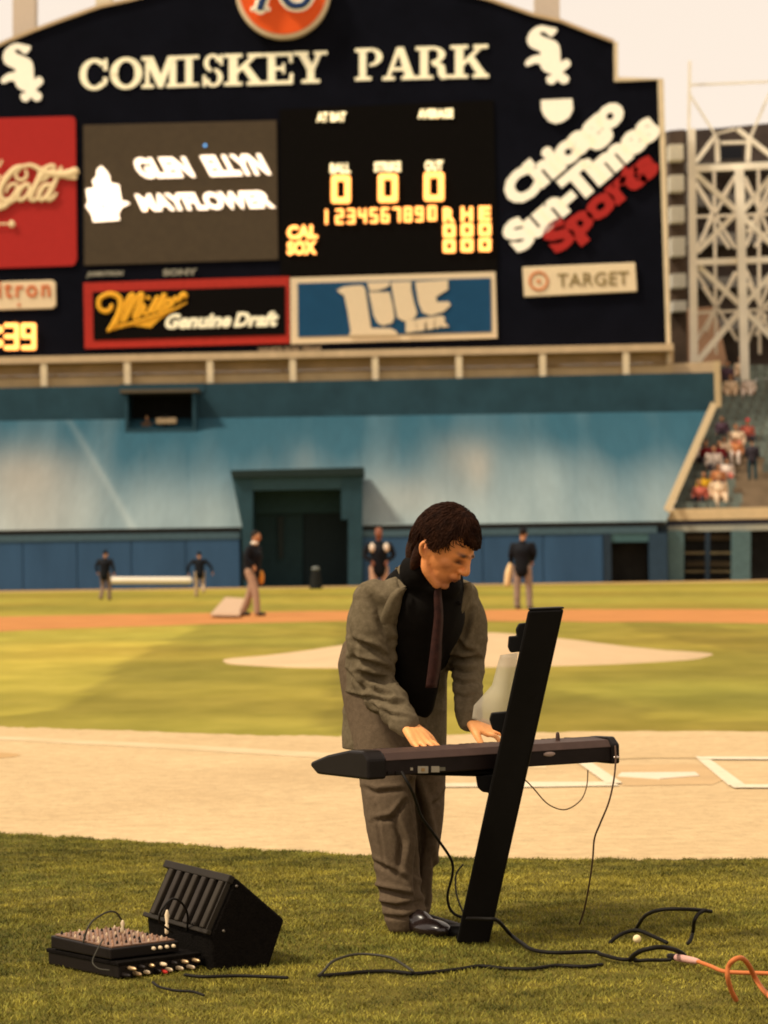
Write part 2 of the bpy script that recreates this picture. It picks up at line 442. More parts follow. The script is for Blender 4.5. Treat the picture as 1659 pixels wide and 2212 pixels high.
# ================================================================== OUTFIELD WALL AND THE SLOPED BATTER'S BACKDROP
TEAL = mat('teal_paint', (0.048, 0.105, 0.120), 0.6, var=0.14, scale=0.9, bump=0.1, stretch=(1, 1, 0.3))
TEALD = mat('dark_teal_paint', (0.021, 0.055, 0.074), 0.6, var=0.18, scale=0.9)
BLUE = mat('blue_wall_pad', (0.030, 0.075, 0.150), 0.55, var=0.16, scale=0.7, bump=0.1, stretch=(1, 1, 0.25))
NAVY = mat('navy_paint', (0.018, 0.032, 0.05), 0.6, var=0.15)
DARK = mat('dark_recess', (0.012, 0.012, 0.011), 0.8, var=0.3, scale=2)
TAN = mat('tan_steel_paint', (0.55, 0.40, 0.24), 0.55, var=0.12, scale=1.2, bump=0.1, stretch=(1, 1, 0.3))
TANL = mat('cream_steel_paint', (0.72, 0.58, 0.38), 0.5, var=0.08, scale=2)
TAND = mat('brown_steel_paint', (0.30, 0.19, 0.08), 0.6, var=0.2, scale=1.5, stretch=(1, 1, 0.4))
YW = 122.0
def wy0(x): return G(x, 1265).y
wall = empty('outfield_wall', (0, YW, 0), 'long padded blue outfield wall below the pale sloped backdrop', 'wall')
def hline(y_at_left, y_at_right): return lambda x: y_at_left + (y_at_right - y_at_left) * x / 1659
topw = hline(1150, 1132)
def wallx(px): return W(px, 1200, YW).x
ztop = W(829, 1143, YW).z
zb = W(829, 1134, YW + 0.1).z
def wall_run(x0, x1, step):
    k = max(1, round((x1 - x0) / step)); 
    for i in range(k):
        a = wallx(x0 + (x1 - x0) * i / k) + 0.015; b = wallx(x0 + (x1 - x0) * (i + 1) / k) - 0.015
        solid('wall_panel', [box_vf(a, b, YW, YW + 0.25, 0, ztop - 0.35)], BLUE, wall, bevel=0.03)
wall_run(-420, 519, 118); wall_run(783, 1304, 118)
for x0, x1 in ((-420, 519), (783, 1420)):
    solid('backing', [box_vf(wallx(x0), wallx(min(x1, 1304)), YW + 0.2, YW + 0.4, 0, ztop - 0.1)], NAVY, wall)
    solid('top_rail', [box_vf(wallx(x0), wallx(x1), YW - 0.04, YW + 0.3, ztop - 0.34, ztop - 0.05)], mat('rail_paint', (0.055, 0.10, 0.13), 0.5), wall)
solid('rear_wall', [box_vf(wallx(-420), wallx(1447), YW + 3.4, YW + 3.6, 0, zb + 0.3)], DARK, wall)
solid('end_pier', [box_vf(wallx(1408), wallx(1446), YW + 0.5, YW + 0.9, 0, zb)], NAVY, wall)
solid('end_pier', [box_vf(wallx(512), wallx(532), YW + 0.3, YW + 0.5, 0, zb), box_vf(wallx(778), wallx(790), YW + 0.3, YW + 0.5, 0, zb)], TEALD, wall)
# openings right of the wall
solid('gate_post', [box_vf(wallx(1304), wallx(1320), YW - 0.1, YW + 0.4, 0, ztop - 0.35)], NAVY, wall)
solid('door_header', [box_vf(wallx(1320), wallx(1402), YW, YW + 0.3, ztop - 1.0 + 0.27, ztop - 0.35)], TEAL, wall)
solid('doorway', [box_vf(wallx(1320), wallx(1402), YW + 0.9, YW + 1.0, 0, ztop - 0.74)], DARK, wall)
solid('wall_panel', [box_vf(wallx(1402), wallx(1441), YW - 0.05, YW + 0.3, 0, ztop - 0.35)], mat('dark_blue_pad', (0.022, 0.045, 0.075), 0.55), wall)

# slope
SB_Y = YW + 0.1; ST_Y = 134.0
zb = W(829, 1134, SB_Y).z
zt = W(829, 898, ST_Y).z
def slope_pt(px, t, off=0.0):
    """t=0 at the foot, 1 at the top of the slope"""
    Y = SB_Y + (ST_Y - SB_Y) * t
    z = zb + (zt - zb) * t
    X = W(px, 1000, Y).x
    return Vector((X, Y - off, z))
nxx, nyy = 420, 40
V = []; C0 = []
xl, xr0, xr1 = -420, 1437, 1545
for j in range(nyy + 1):
    t = j / nyy
    for i in range(nxx + 1):
        px = xl + ((xr0 + (xr1 - xr0) * t) - xl) * i / nxx
        V.append(slope_pt(px, t)); C0.append((px, t))
Fc = [(j * (nxx + 1) + i, j * (nxx + 1) + i + 1, (j + 1) * (nxx + 1) + i + 1, (j + 1) * (nxx + 1) + i) for j in range(nyy) for i in range(nxx)]
Fc = [q for q in Fc if not (532 < C0[q[0]][0] < 758 and C0[q[2]][1] < 0.36)]
me = mesh(V, Fc); C0 = np.array(C0); px, t = C0[:, 0], C0[:, 1]
P = np.array([list(v) for v in V])
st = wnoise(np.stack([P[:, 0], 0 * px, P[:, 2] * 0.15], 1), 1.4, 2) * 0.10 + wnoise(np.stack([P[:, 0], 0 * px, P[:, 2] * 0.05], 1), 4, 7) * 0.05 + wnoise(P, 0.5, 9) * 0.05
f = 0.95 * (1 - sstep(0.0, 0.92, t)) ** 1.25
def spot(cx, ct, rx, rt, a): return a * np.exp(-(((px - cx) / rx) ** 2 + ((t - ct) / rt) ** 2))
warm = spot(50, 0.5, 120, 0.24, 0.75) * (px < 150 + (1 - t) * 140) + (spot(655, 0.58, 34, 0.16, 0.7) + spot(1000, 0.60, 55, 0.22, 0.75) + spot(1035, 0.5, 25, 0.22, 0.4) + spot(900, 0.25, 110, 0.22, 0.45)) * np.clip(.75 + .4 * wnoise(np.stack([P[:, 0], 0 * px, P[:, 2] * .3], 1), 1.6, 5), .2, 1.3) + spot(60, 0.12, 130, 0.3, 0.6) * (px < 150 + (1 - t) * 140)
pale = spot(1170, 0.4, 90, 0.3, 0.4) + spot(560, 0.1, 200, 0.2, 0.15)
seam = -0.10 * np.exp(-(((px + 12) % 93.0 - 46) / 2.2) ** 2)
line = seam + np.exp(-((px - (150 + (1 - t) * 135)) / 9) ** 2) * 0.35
f = np.clip(f + st + pale + 0.5 * warm + line, 0, 1.25)  # paler towards the foot, with pale and warm patches at set spots
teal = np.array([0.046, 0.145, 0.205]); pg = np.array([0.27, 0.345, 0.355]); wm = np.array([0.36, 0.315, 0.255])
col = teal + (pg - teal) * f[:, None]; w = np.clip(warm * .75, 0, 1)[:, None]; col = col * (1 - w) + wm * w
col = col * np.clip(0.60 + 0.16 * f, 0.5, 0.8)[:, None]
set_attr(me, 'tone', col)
slope = empty('sloped_backdrop', (0, SB_Y, zb), 'teal sloping backdrop, paler towards its foot and in patches, under the scoreboard', 'wall')
o = link('slope_sheeting', me, mat('teal_sheeting', (1, 1, 1), 0.7, var=0.07, scale=1.2, bump=0.2, bscale=3, attr='tone', stretch=(1, 0.12, 0.12), grain=(5, .05)), slope)
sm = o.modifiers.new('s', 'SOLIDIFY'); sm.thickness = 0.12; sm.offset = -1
solid('shadow_gap', [box_vf(wallx(-420), wallx(519), SB_Y - 0.02, SB_Y + 0.3, ztop - 0.045, zb - 0.02), box_vf(wallx(784), wallx(1437), SB_Y - 0.02, SB_Y + 0.3, ztop - 0.045, zb - 0.02)], DARK, slope)  # solid dark strip standing in for the shade under the overhang
zt2 = W(829, 826, ST_Y).z
def xat(px, Y): return W(px, 1000, Y).x
bw = [(-420, 0), (264, 0), (264, 0)]
b0, b1 = xat(272, ST_Y), xat(419, ST_Y)
for a, b in ((xat(-420, ST_Y), b0), (b1, xat(1545, ST_Y))):
    pa, pb = a / ST_Y * FPX + CX, b / ST_Y * FPX + CX; yy = lambda q: 838 - 32 * q / 1455
    plate('upper_band', [(pa, yy(pa)), (pb, yy(pb)), (pb, 905 - 16 * pb / 1659 + 7), (pa, 905 - 16 * pa / 1659 + 7)], ST_Y, 0.3, TEALD, slope)

# press camera booth let into the band
booth = empty('camera_booth', ((b0 + b1) / 2, ST_Y - 1.5, zt - 1.0), 'dark open camera booth let into the teal backdrop below the red framed beer sign', 'booth')
zb0, zb1 = W(345, 926, ST_Y - 1.6).z, W(345, 848, ST_Y - 1.6).z
yb = ST_Y - 1.6; x0, x1 = W(276, 900, yb).x, W(416, 900, yb).x
th = 0.14
solid('booth_wall', [box_vf(x0 - th, x0, yb, ST_Y + 1.2, zb0 - 0.2, zb1), box_vf(x1, x1 + th, yb, ST_Y + 1.2, zb0 - 0.2, zb1), box_vf(x0, x1, yb, ST_Y + 1.2, zb0 - 0.2, zb0)], TEALD, booth)
solid('back_wall', [box_vf(x0, x1, ST_Y + 1.0, ST_Y + 1.2, zb0, zb1)], DARK, booth)
solid('header', [box_vf(x0 - 0.5, x1 + 0.5, ST_Y - 0.05, ST_Y + 0.3, zb1 + 0.1, W(345, 829, ST_Y).z)], TEALD, booth)
solid('roof', [box_vf(x0 - 0.35, x1 + 0.3, yb - 0.2, ST_Y + 1.2, zb1, zb1 + 0.16)], mat('roof_brown', (0.11, 0.085, 0.055), 0.7), booth)
tc = empty('broadcast_camera', (x0 + 1.6, yb + 0.6, zb0), 'pale broadcast camera standing in the dark booth beside its operator', 'camera')
cx0 = x0 + 1.35
solid('camera_body', [box_vf(cx0, cx0 + 1.0, yb + 0.35, yb + 0.8, zb0 + 0.25, zb0 + 0.55)], TAN, tc, bevel=0.06)
solid('viewfinder', [box_vf(cx0 + 0.3, cx0 + 0.6, yb + 0.3, yb + 0.7, zb0 + 0.55, zb0 + 0.70)], DARK, tc, bevel=0.03)
solid('tripod', [tube_vf([(cx0 + 0.4, yb + 0.6, zb0), (cx0 + 0.45, yb + 0.6, zb0 + 0.27)], 0.08, 8, 1)], DARK, tc)
BOOTH = (x0, yb, zb0)

# centre gate housing that breaks through the slope
GY = YW - 0.35
gate = empty('centre_field_gate', (W(650, 1250, GY).x, GY, 0), 'dark teal gateway with a shadowed opening in the middle of the blue wall', 'gate')
def gp_(x, y, Y=GY): return W(x, y, Y)
def z0(p): q = Vector(p); q.z = 0.0; return q
def fp(name, pts, Y, th, m):
    fr = [W(x, y, Y) for x, y in pts]; fr = [Vector((p.x, p.y, max(p.z, 0.0))) for p in fr]
    v, f_ = prism_vf(fr, [p + Vector((0, th, 0)) for p in fr]); return solid(name, [(v, f_)], m, gate)
fp('jamb', [(501, 1030), (546, 1030), (546, 1300), (528, 1300), (522, 1134)], GY, 5.0, TEALD)
fp('jamb', [(737, 1027), (783, 1026), (783, 1300), (752, 1300), (752, 1122), (737, 1122)], GY, 5.0, TEALD)
fp('lintel', [(546, 1030), (737, 1027), (737, 1056), (546, 1059)], GY - 0.02, 5.0, mat('lintel_paint', (0.026, 0.062, 0.078), 0.55))
fp('cap', [(498, 1016), (786, 1009), (786, 1026), (501, 1031)], GY - 0.25, 5.3, mat('cap_paint', (0.014, 0.026, 0.026), 0.6))
fp('rear_panel', [(538, 1050), (760, 1048), (760, 1300), (538, 1300)], GY + 4.7, 0.1, DARK)
fp('door_leaf', [(546, 1110), (655, 1108), (655, 1300), (546, 1300)], GY + 2.6, 0.1, mat('gate_green', (0.016, 0.038, 0.044), 0.7))
fp('door_leaf', [(657, 1108), (752, 1107), (752, 1300), (657, 1300)], GY + 2.5, 0.1, mat('gate_black', (0.010, 0.019, 0.022), 0.7))
fp('transom', [(546, 1060), (752, 1056), (752, 1107), (546, 1110)], GY + 2.3, 0.2, mat('transom_green', (0.020, 0.050, 0.058), 0.7))
fp('door_bar', [(600, 1115), (612, 1115), (612, 1205), (602, 1205)], GY + 2.4, 0.06, mat('bar_grey', (0.014, 0.022, 0.022), 0.5))
flat('gateway_path', [(W(546, 1250, GY).x, GY - 0.2), (W(752, 1250, GY).x, GY - 0.2), (W(752, 1250, GY).x, GY + 2.6), (W(546, 1250, GY).x, GY + 2.6)], 0.008, mat('path', (0.16, 0.13, 0.06), 0.9))
tagb = empty('rubbish_bin', (W(682, 1250, 112).x, 112, 0), 'small dark bin with a pale top standing in front of the gateway', 'bin')
bxc = tagb.location
solid('bin_body', [tube_vf([bxc + Vector((0, 0, 0.0)), bxc + Vector((0, 0, 0.2)), bxc + Vector((0, 0, 0.72))], [0.28, 0.25, 0.17], 12, 2)], DARK, tagb, smooth=True)
solid('bin_lid', [ell_vf(bxc + Vector((0, 0, 0.84)), (0.17, 0.17, 0.09))], mat('bin_grey', (0.16, 0.17, 0.16), 0.5), tagb, smooth=True)

# ================================================================== CATWALK UNDER THE SCOREBOARD
BY = 136.0
cw = empty('catwalk', (0, BY - 1, 10), 'tan steel catwalk with cream posts running along the foot of the scoreboard', 'catwalk')
def band(name, xa, ya0, ya1, xb, yb0, yb1, Y, th, m, par=cw):
    return plate(name, [(xa, ya0), (xb, yb0), (xb, yb1), (xa, ya1)], Y, th, m, par)
L, Rr = -400, 1455
def yl(a, b):   # value a at x=0, b at x=1455
    return lambda x: a + (b - a) * x / 1455
def strip(name, y0, y1, Y, th, m, xa=L, xb=Rr):
    return band(name, xa, y0(xa), y1(xa), xb, y0(xb), y1(xb), Y, th, m)
strip('top_beam', yl(771, 742), yl(786, 757), BY - 1.0, 0.9, TAN)
strip('fascia', yl(787, 758), yl(812, 783), BY + 0.4, 0.2, mat('fascia_paint', (0.62, 0.44, 0.25), 0.6, var=0.16, scale=0.8))
strip('brown_beam', yl(813, 784), yl(818, 789), BY - 0.2, 0.5, TAND)  # beam in its own brown steel paint
strip('kick_plate', yl(819, 790), yl(838, 806), BY - 0.5, 0.15, mat('kick_paint', (0.50, 0.36, 0.19), 0.6, var=0.16, scale=0.8))
for x in (-266, -86, 94, 274, 453, 632, 810, 991, 1172, 1352):
    y = yl(786, 757)(x); plate('post', [(x - 7, y), (x + 7, y - 0.2), (x + 8, y + 50), (x - 6, y + 50)], BY - 0.95, 0.3, TANL, cw)
for i, x in enumerate(np.arange(20, 1440, 98)):
    y = yl(788, 759)(x); plate('bracket', [(x, y + 24), (x + 5, y + 24), (x + 5, y + 30), (x, y + 30)], BY - 0.3, 0.2, TAND, cw)
plate('end_beam', [(1440, 786), (1556, 780), (1556, 804), (1440, 808)], BY - 0.4, 0.3, TAN, cw)
# ================================================================== SCOREBOARD
sb = empty('scoreboard', (0, BY, W(700, 770, BY).z), 'huge arched dark navy scoreboard with COMISKEY PARK in cream letters above lit panels and advertising', 'scoreboard')
BOARD = mat('board_navy', (0.0042, 0.0046, 0.0085), 0.8, var=0.25, scale=0.5, spec=0.04)
BLACK = mat('board_black', (0.005, 0.004, 0.0035), 0.8, var=0.15, spec=0.04)
CREAM = mat('cream_letter', (0.82, 0.72, 0.48), 0.5, var=0.03, emit=0.17)  # small emission added to make the letters brighter than daylight does
CREAMW = mat('white_letter', (0.82, 0.73, 0.56), 0.5, var=0.03, emit=0.16)  # emission added here too, to lift the white lettering and emblems
RED = mat('sign_red', (0.42, 0.024, 0.020), 0.5, var=0.05)
LAMP = mat('orange_lamps', (1.0, 0.36, 0.085), 0.5, var=0.03, emit=1.25)
LAMPW = mat('cream_lamps', (1.0, 0.80, 0.45), 0.5, var=0.03, emit=0.6)
SCRW = mat('screen_white', (1.0, 0.78, 0.58), 0.5, var=0.02, emit=0.75)
def arc_y(x):
    # circle through the measured arch points
    cxx, r = 668.0, 1330.0; return -78 + r - math.sqrt(max(r * r - (x - cxx) ** 2, 0)) * 1.0
def archpts(x0, x1, n, off=0):
    o = []
    kx = [-420, -200, 0, 68, 130, 216, 292, 450, 668, 880, 1062, 1151, 1209, 1277, 1325]
    ky = [340, 205, 98, 70, 47, 16, 0, -45, -68, -45, 3, 34, 47, 74, 92]
    for i in range(n + 1):
        x = x0 + (x1 - x0) * i / n; o.append((x, float(np.interp(x, kx, ky)) + off))
    return o
top = archpts(-420, 1325, 60)
out = [(-420, 792)] + top + [(1326, 176), (1421, 172), (1440, 744)]
plate('cabinet', out, BY, 3.0, BOARD, sb)
# trim: pale edge running round arch, step and right side
def edge(name, pts, w, Y, th, m, par, side=1):
    P = [Vector((x, y)) for x, y in pts]; q = []
    for i, p in enumerate(P):
        a = P[max(i - 1, 0)]; b = P[min(i + 1, len(P) - 1)]; d = (b - a).normalized(); nn = Vector((d.y, -d.x)) * side
        k = 1.0
        if 0 < i < len(P) - 1:
            d1 = (p - a).normalized(); d2 = (b - p).normalized(); k = 1 / max(0.5, math.cos(d1.angle(d2) / 2))
        q.append(p + nn * (w * k))
    return plate(name, [tuple(p) for p in P] + [tuple(p) for p in q[::-1]], Y, th, m, par)
edge('arch_trim', [(x, y) for x, y in top], 7, BY - 0.15, 3.3, TAN, sb)
edge('side_trim', [(1326, 90), (1327, 176), (1421, 172), (1440, 744), (1441, 786)], 9, BY - 0.16, 3.3, TANL, sb)
edge('base_trim', [(-420, 792), (1440, 744)], 9, BY - 0.17, 3.2, TAN, sb, side=-1)
PY = BY - 0.12      # face of panels
# --- panels
DIGB = mat('board_brown_black', (0.0045, 0.0036, 0.0030), 0.8, var=0.12, spec=0.04)
plate('digital_panel', [(604, 236), (1066, 216), (1075, 586), (606, 597)], PY + 0.04, 0.08, DIGB, sb)

# text with the built-in font, mapped into a parallelogram on the board
def text_raw(s, bold=0.0, spacing=1.0):
    c = bpy.data.curves.new('t', 'FONT'); c.body = s; c.offset = bold; c.extrude = 0.5; c.resolution_u = 3; c.space_character = spacing
    o = bpy.data.objects.new('t', c); COL.objects.link(o)
    dg = bpy.context.evaluated_depsgraph_get(); me = bpy.data.meshes.new_from_object(o.evaluated_get(dg))
    bpy.data.objects.remove(o); bpy.data.curves.remove(c)
    a = get_v(me); mn, mxx = a.min(0), a.max(0); a = (a - mn) / np.maximum(mxx - mn, 1e-6)
    return me, a
def text(name, s, p0, px, py, Y, th, m, par, bold=0.0, spacing=1.0, label=None):
    """p0 lower-left corner in photo pixels, px vector of the full width, py vector of the full height (up)"""
    me, a = text_raw(s, bold, spacing)
    V = []
    for u, v, w in a:
        q = W(p0[0] + u * px[0] + v * py[0], p0[1] + u * px[1] + v * py[1], Y); V.append((q.x, q.y + (1 - w) * th, q.z))
    set_v(me, np.array(V)); me.materials.clear()
    o = link(name, me, m, par)
    if label: o['label'] = label
    return o
def strokes(name, lines, tf, Y, m, par, depth=0.25, n=8, per=5):
    """lettering made of raised rounded strokes: lines = [(points, widths)] in drawing coordinates, tf maps them to photo pixels"""
    vf = []
    for pts, w in lines:
        q = [tf(*p) for p in pts]; wl = w if hasattr(w, '__len__') else [w] * len(q)
        Pw = [W(x, y, Y) for x, y in q]; k = BY / FPX
        v, f_ = tube_vf(Pw, [a * k / 2 for a in wl], n, per)
        v = [Vector((a.x, Y + (a.y - Y) * depth, a.z)) for a in v]
        vf.append((v, f_))
    return solid(name, vf, m, par, smooth=True, recalc=False)

# --- slab serif name letters, each its own raised letter
def ring(cx, cy, rx, ry, w0, w1, a0, a1, n=26):
    """variable width arc: w0 at top/bottom, w1 at the sides"""
    o_, i_ = [], []
    for k in range(n + 1):
        a = R(a0 + (a1 - a0) * k / n); c, s = math.cos(a), math.sin(a); w = w0 + (w1 - w0) * abs(c) ** 1.5
        o_.append((cx + rx * c, cy + ry * s)); i_.append((cx + (rx - w) * c, cy + (ry - w * ry / rx) * s))
    if abs(a1 - a0) >= 360:
        return [[o_[k], o_[k + 1], i_[k + 1], i_[k]] for k in range(n)]
    return [o_ + i_[::-1]]
def bar(x0, x1, y0, y1): return [(x0, y0), (x1, y0), (x1, y1), (x0, y1)]
sw, st_ = 0.20, 0.105
def stem(x, a, b): return [bar(x - sw / 2, x + sw / 2, 0, 1), bar(a, b, 0, st_), bar(a, b, 1 - st_, 1)]
GL = {
 'C': ring(.5, .5, .50, .52, .12, .23, 48, 312) + [[(.80, .62), (.93, .62), (.93, 1.0), (.83, 1.0), (.80, .86)], [(.80, .40), (.95, .36), (.90, .14), (.78, .12)]],
 'O': ring(.5, .5, .50, .52, .12, .23, 0, 360, 36),
 'M': [bar(.10, .20, 0, 1), bar(.74, .92, 0, 1), [(.06, 1), (.30, 1), (.56, .28), (.48, .0), (.44, .0)], [(.48, .0), (.56, .0), (.86, 1), (.70, 1), (.46, .24)], bar(0, .32, 0, st_), bar(.66, 1, 0, st_), bar(0, .2, 1 - st_, 1), bar(.80, 1, 1 - st_, 1)],
 'I': [bar(.34, .66, 0, 1), bar(.05, .95, 0, st_), bar(.05, .95, 1 - st_, 1)],
 'S': ring(.48, .74, .37, .28, .12, .20, 10, 262) + ring(.52, .27, .40, .29, .12, .22, -172, 84) + [bar(.80, .92, .66, 1.0), bar(.06, .18, 0, .36)],
 'K': [bar(.12, .34, 0, 1), bar(0, .46, 0, st_), bar(0, .46, 1 - st_, 1), [(.32, .34), (.32, .50), (.72, .94), (.86, .94)], [(.42, .60), (.56, .72), (.96, .06), (.72, .06)], bar(.58, 1.0, 0, st_), bar(.60, .98, 1 - st_, 1)],
 'E': [bar(.14, .38, 0, 1), bar(0, .9, 0, st_ + .01), bar(0, .9, 1 - st_, 1), bar(.36, .66, .45, .56), bar(.60, .68, .34, .67), [(.80, 0), (.93, 0), (.95, .34), (.84, .34)], [(.80, 1), (.92, 1), (.92, .68), (.82, .68)]],
 'Y': [bar(.40, .62, 0, .48), bar(.24, .78, 0, st_), [(.10, 1), (.34, 1), (.62, .46), (.40, .42)], [(.72, 1), (.86, 1), (.62, .42), (.50, .44)], bar(0, .44, 1 - st_, 1), bar(.60, 1.0, 1 - st_, 1)],
 'P': [bar(.14, .38, 0, 1), bar(0, .56, 0, st_), bar(0, .5, 1 - st_, 1)] + [[(x * 1.0, y) for x, y in q] for q in ring(.50, .72, .44, .28, .11, .22, -92, 92)],
 'A': [[(.42, 1), (.62, 1), (.94, .04), (.68, .04)], [(.42, 1), (.50, .84), (.20, .04), (.10, .04)], bar(.26, .74, .28, .38), bar(0, .36, 0, st_), bar(.56, 1.04, 0, st_)],
 'R': [bar(.12, .34, 0, 1), bar(0, .48, 0, st_), bar(0, .46, 1 - st_, 1)] + ring(.44, .74, .38, .26, .11, .20, -92, 92) + [[(.46, .50), (.62, .54), (.80, .40), (.84, .10), (.96, .12), (.98, .02), (.72, -.02), (.62, .12), (.60, .36), (.46, .42)]],
}
NL = [('C', 172, 236, 128, 193), ('O', 238, 307, 125, 191), ('M', 306, 387, 122, 189), ('I', 384, 432, 120, 187), ('S', 435, 485, 118, 186), ('K', 484, 569, 116, 184), ('E', 569, 637, 114, 182), ('Y', 634, 707, 111, 179),
      ('P', 767, 830, 104, 173), ('A', 826, 900, 102, 172), ('R', 898, 976, 100, 170), ('K', 973, 1056, 97, 168)]
for ch, xa, xb, yt, yb_ in NL:
    vf = []
    for k, poly in enumerate(GL[ch]):
        pts = [(xa + u * (xb - xa), yb_ - v * (yb_ - yt) - 2.2 * (u - .5)) for u, v in poly]
        vf.append(plate_vf(pts, BY - 0.05 - 0.010 * (k % 9), 0.055 + 0.010 * (k % 9)))
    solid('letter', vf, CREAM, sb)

# --- team emblems, traced outline
emb = [(610, 185), (480, 215), (370, 280), (265, 390), (210, 520), (215, 640), (270, 745), (370, 810), (500, 860), (570, 905), (590, 950), (520, 985), (400, 1000), (290, 1050), (190, 1130), (145, 1210), (190, 1285), (290, 1265), (400, 1215), (490, 1205), (560, 1240), (590, 1330), (650, 1410), (760, 1465), (880, 1500), (850, 1540), (750, 1560), (720, 1640), (760, 1740), (860, 1785), (950, 1750), (1035, 1650), (1110, 1740), (1200, 1770), (1310, 1730), (1350, 1620), (1290, 1530), (1190, 1490), (1185, 1430), (1290, 1350), (1370, 1280), (1385, 1190), (1320, 1110), (1240, 1100), (1120, 1185), (1105, 1000), (1100, 850), (1070, 720), (990, 620), (850, 560), (700, 510), (580, 450), (545, 390), (610, 350), (700, 370), (770, 440), (850, 490), (930, 450), (1020, 330), (1000, 260), (880, 245), (740, 210)]
def emblem(fx, fy, rot=0):
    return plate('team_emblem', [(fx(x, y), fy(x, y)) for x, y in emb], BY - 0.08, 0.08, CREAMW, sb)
emblem(lambda x, y: 1122 + .08 * x, lambda x, y: 39.8 + .08 * y)
emblem(lambda x, y: -9.5 + .0742 * x, lambda x, y: 78 + .0795 * y)

# --- round orange sign at the top of the arch
cxs, cys, rs_ = 611, -21, 103
rnd = empty  # (parts below)
def disc(name, cx_, cy_, r, Y, th, m, par, n=64): return plate(name, [(cx_ + r * math.cos(2 * math.pi * k / n), cy_ + r * math.sin(2 * math.pi * k / n)) for k in range(n)], Y, th, m, par)
rim = disc('round_sign', cxs, cys, rs_, BY - 0.6, 0.62, TANL, sb)
disc('sign_face', cxs, cys, rs_ - 9, BY - 0.68, 0.07, mat('sign_orange', (0.78, 0.10, 0.015), 0.45, var=0.04), rim)
NVB = mat('numeral_blue', (0.02, 0.045, 0.13), 0.45)
def num_tf(x, y): return (x, y)
for nm, wd, m_, yy in (('numeral_outline', 1.0, CREAM, BY - 0.85), ('numeral', 0.58, NVB, BY - 1.05)):
    W0 = 26 * wd
    strokes(nm, [([(552, -62), (592, -66), (598, -60), (575, -20), (562, 18 if wd == 1 else 16)], W0 * 1.05), ([(545, 20), (556, 20), (580, 20)], 9 if wd == 1 else 2)] , num_tf, yy, m_, rim, 0.3)
    strokes(nm, [([(672, -62), (640, -64), (617, -40), (612, -12), (628, 10), (654, 10), (668, -10), (658, -30), (638, -36), (618, -26)], W0)], num_tf, yy, m_, rim, 0.3)

# --- red soda sign with white script
soda = plate('soda_sign', [(-330, 272), (-250, 262), (150, 251), (160, 253), (163, 262), (166, 560), (160, 573), (150, 574), (-330, 590)], PY, 0.14, RED, sb)
tfc = lambda x, y: (x * .104, 318.5 + y * .104)
SODA = mat('script_cream', (0.85, 0.66, 0.38), 0.5, var=0.03)
strokes('script_lettering', [
    # capital C with long tail
    ([(540, 480), (560, 590), (470, 680), (370, 660), (330, 560), (420, 450), (470, 400), (330, 440), (170, 590), (40, 790), (0, 960), (60, 1090), (200, 1090), (310, 960), (370, 820), (290, 760), (180, 820), (130, 930)], [6, 7, 8, 8, 7, 6, 9, 13, 14, 14, 13, 12, 11, 9, 8, 8, 7, 5]),
    ([(470, 400), (620, 370), (740, 410), (880, 490), (1040, 540), (1250, 560), (1420, 550), (1555, 500)], [8, 9, 10, 12, 15, 17, 19, 19]),
    ([(1380, 620), (1555, 630)], [8, 10]),
    # o
    ([(560, 760), (460, 830), (380, 950), (380, 1070), (460, 1090), (560, 1000), (620, 880), (600, 780), (560, 760)], [9, 12, 12, 10, 9, 9, 9, 8, 9]),
    # l
    ([(950, 520), (850, 600), (760, 760), (670, 940), (640, 1060), (700, 1100), (800, 1040)], [12, 14, 13, 13, 12, 9, 7]),
    ([(820, 560), (900, 460), (1060, 380), (1130, 400), (1110, 460), (980, 620), (880, 700)], [10, 10, 9, 8, 8, 8, 6]),
    # a
    ([(1040, 780), (930, 800), (850, 900), (810, 1030), (860, 1090), (950, 1040), (1040, 900), (1100, 780)], [10, 11, 12, 11, 10, 10, 10, 10]),
    ([(1270, 420), (1180, 640), (1090, 840), (1010, 1010), (1010, 1090), (1100, 1050), (1170, 960)], [7, 9, 11, 12, 10, 8, 6]),
    # swash under the C
    ([(-1800, 1500), (-900, 1480), (0, 1250), (150, 1160), (300, 1090)], [6, 9, 13, 12, 9]),
    ([(-30, 400), (20, 330), (40, 270)], [5, 5, 4]), ([(-60, 700), (-20, 620), (20, 600)], [7, 6, 5]),
    ([(-300, 1150), (0, 1160)], 9),
    ([(-1800, 1590), (0, 1590), (200, 1585)], 4), ([(240, 1570), (262, 1600), (240, 1610)], 12),
], tfc, PY - 0.12, SODA, soda, 0.3, per=4)

# --- video screen
screen = plate('video_screen', [(180, 270), (597, 260), (601, 560), (182, 573)], PY, 0.12, mat('screen_brown', (0.066, 0.046, 0.026), 0.7, var=0.10, scale=3, spec=0.2, emit=0), sb)
scrY = PY - 0.06
text('lettering', 'GLEN', (305, 386), (118, -3), (-24, -45), scrY, 0.06, SCRW, screen, 0.052, 1.0)
text('lettering', 'ELLYN', (455, 381), (131, -4), (-24, -45), scrY, 0.06, SCRW, screen, 0.052, 1.0)
text('lettering', 'MAYFLOWER', (308, 457), (288, -8), (-18, -38), scrY, 0.06, SCRW, screen, 0.05, 1.0)
tz = lambda p: (172.6 + .264 * p[0], 331.5 + .264 * p[1])
plate('ship_picture', [tz(p) for p in [(175, 100), (215, 140), (240, 180), (250, 240), (320, 255), (330, 320), (340, 385), (390, 395), (410, 410), (345, 440), (315, 490), (325, 545), (110, 560), (90, 490), (45, 430), (65, 400), (50, 290), (120, 280), (100, 225), (135, 185), (140, 130)]], scrY, 0.06, SCRW, screen)
plate('ship_hatch', [tz(p) for p in [(163, 424), (208, 421), (190, 446)]], scrY - 0.02, 0.01, mat('hatch_red', (0.25, 0.04, 0.01)), screen)
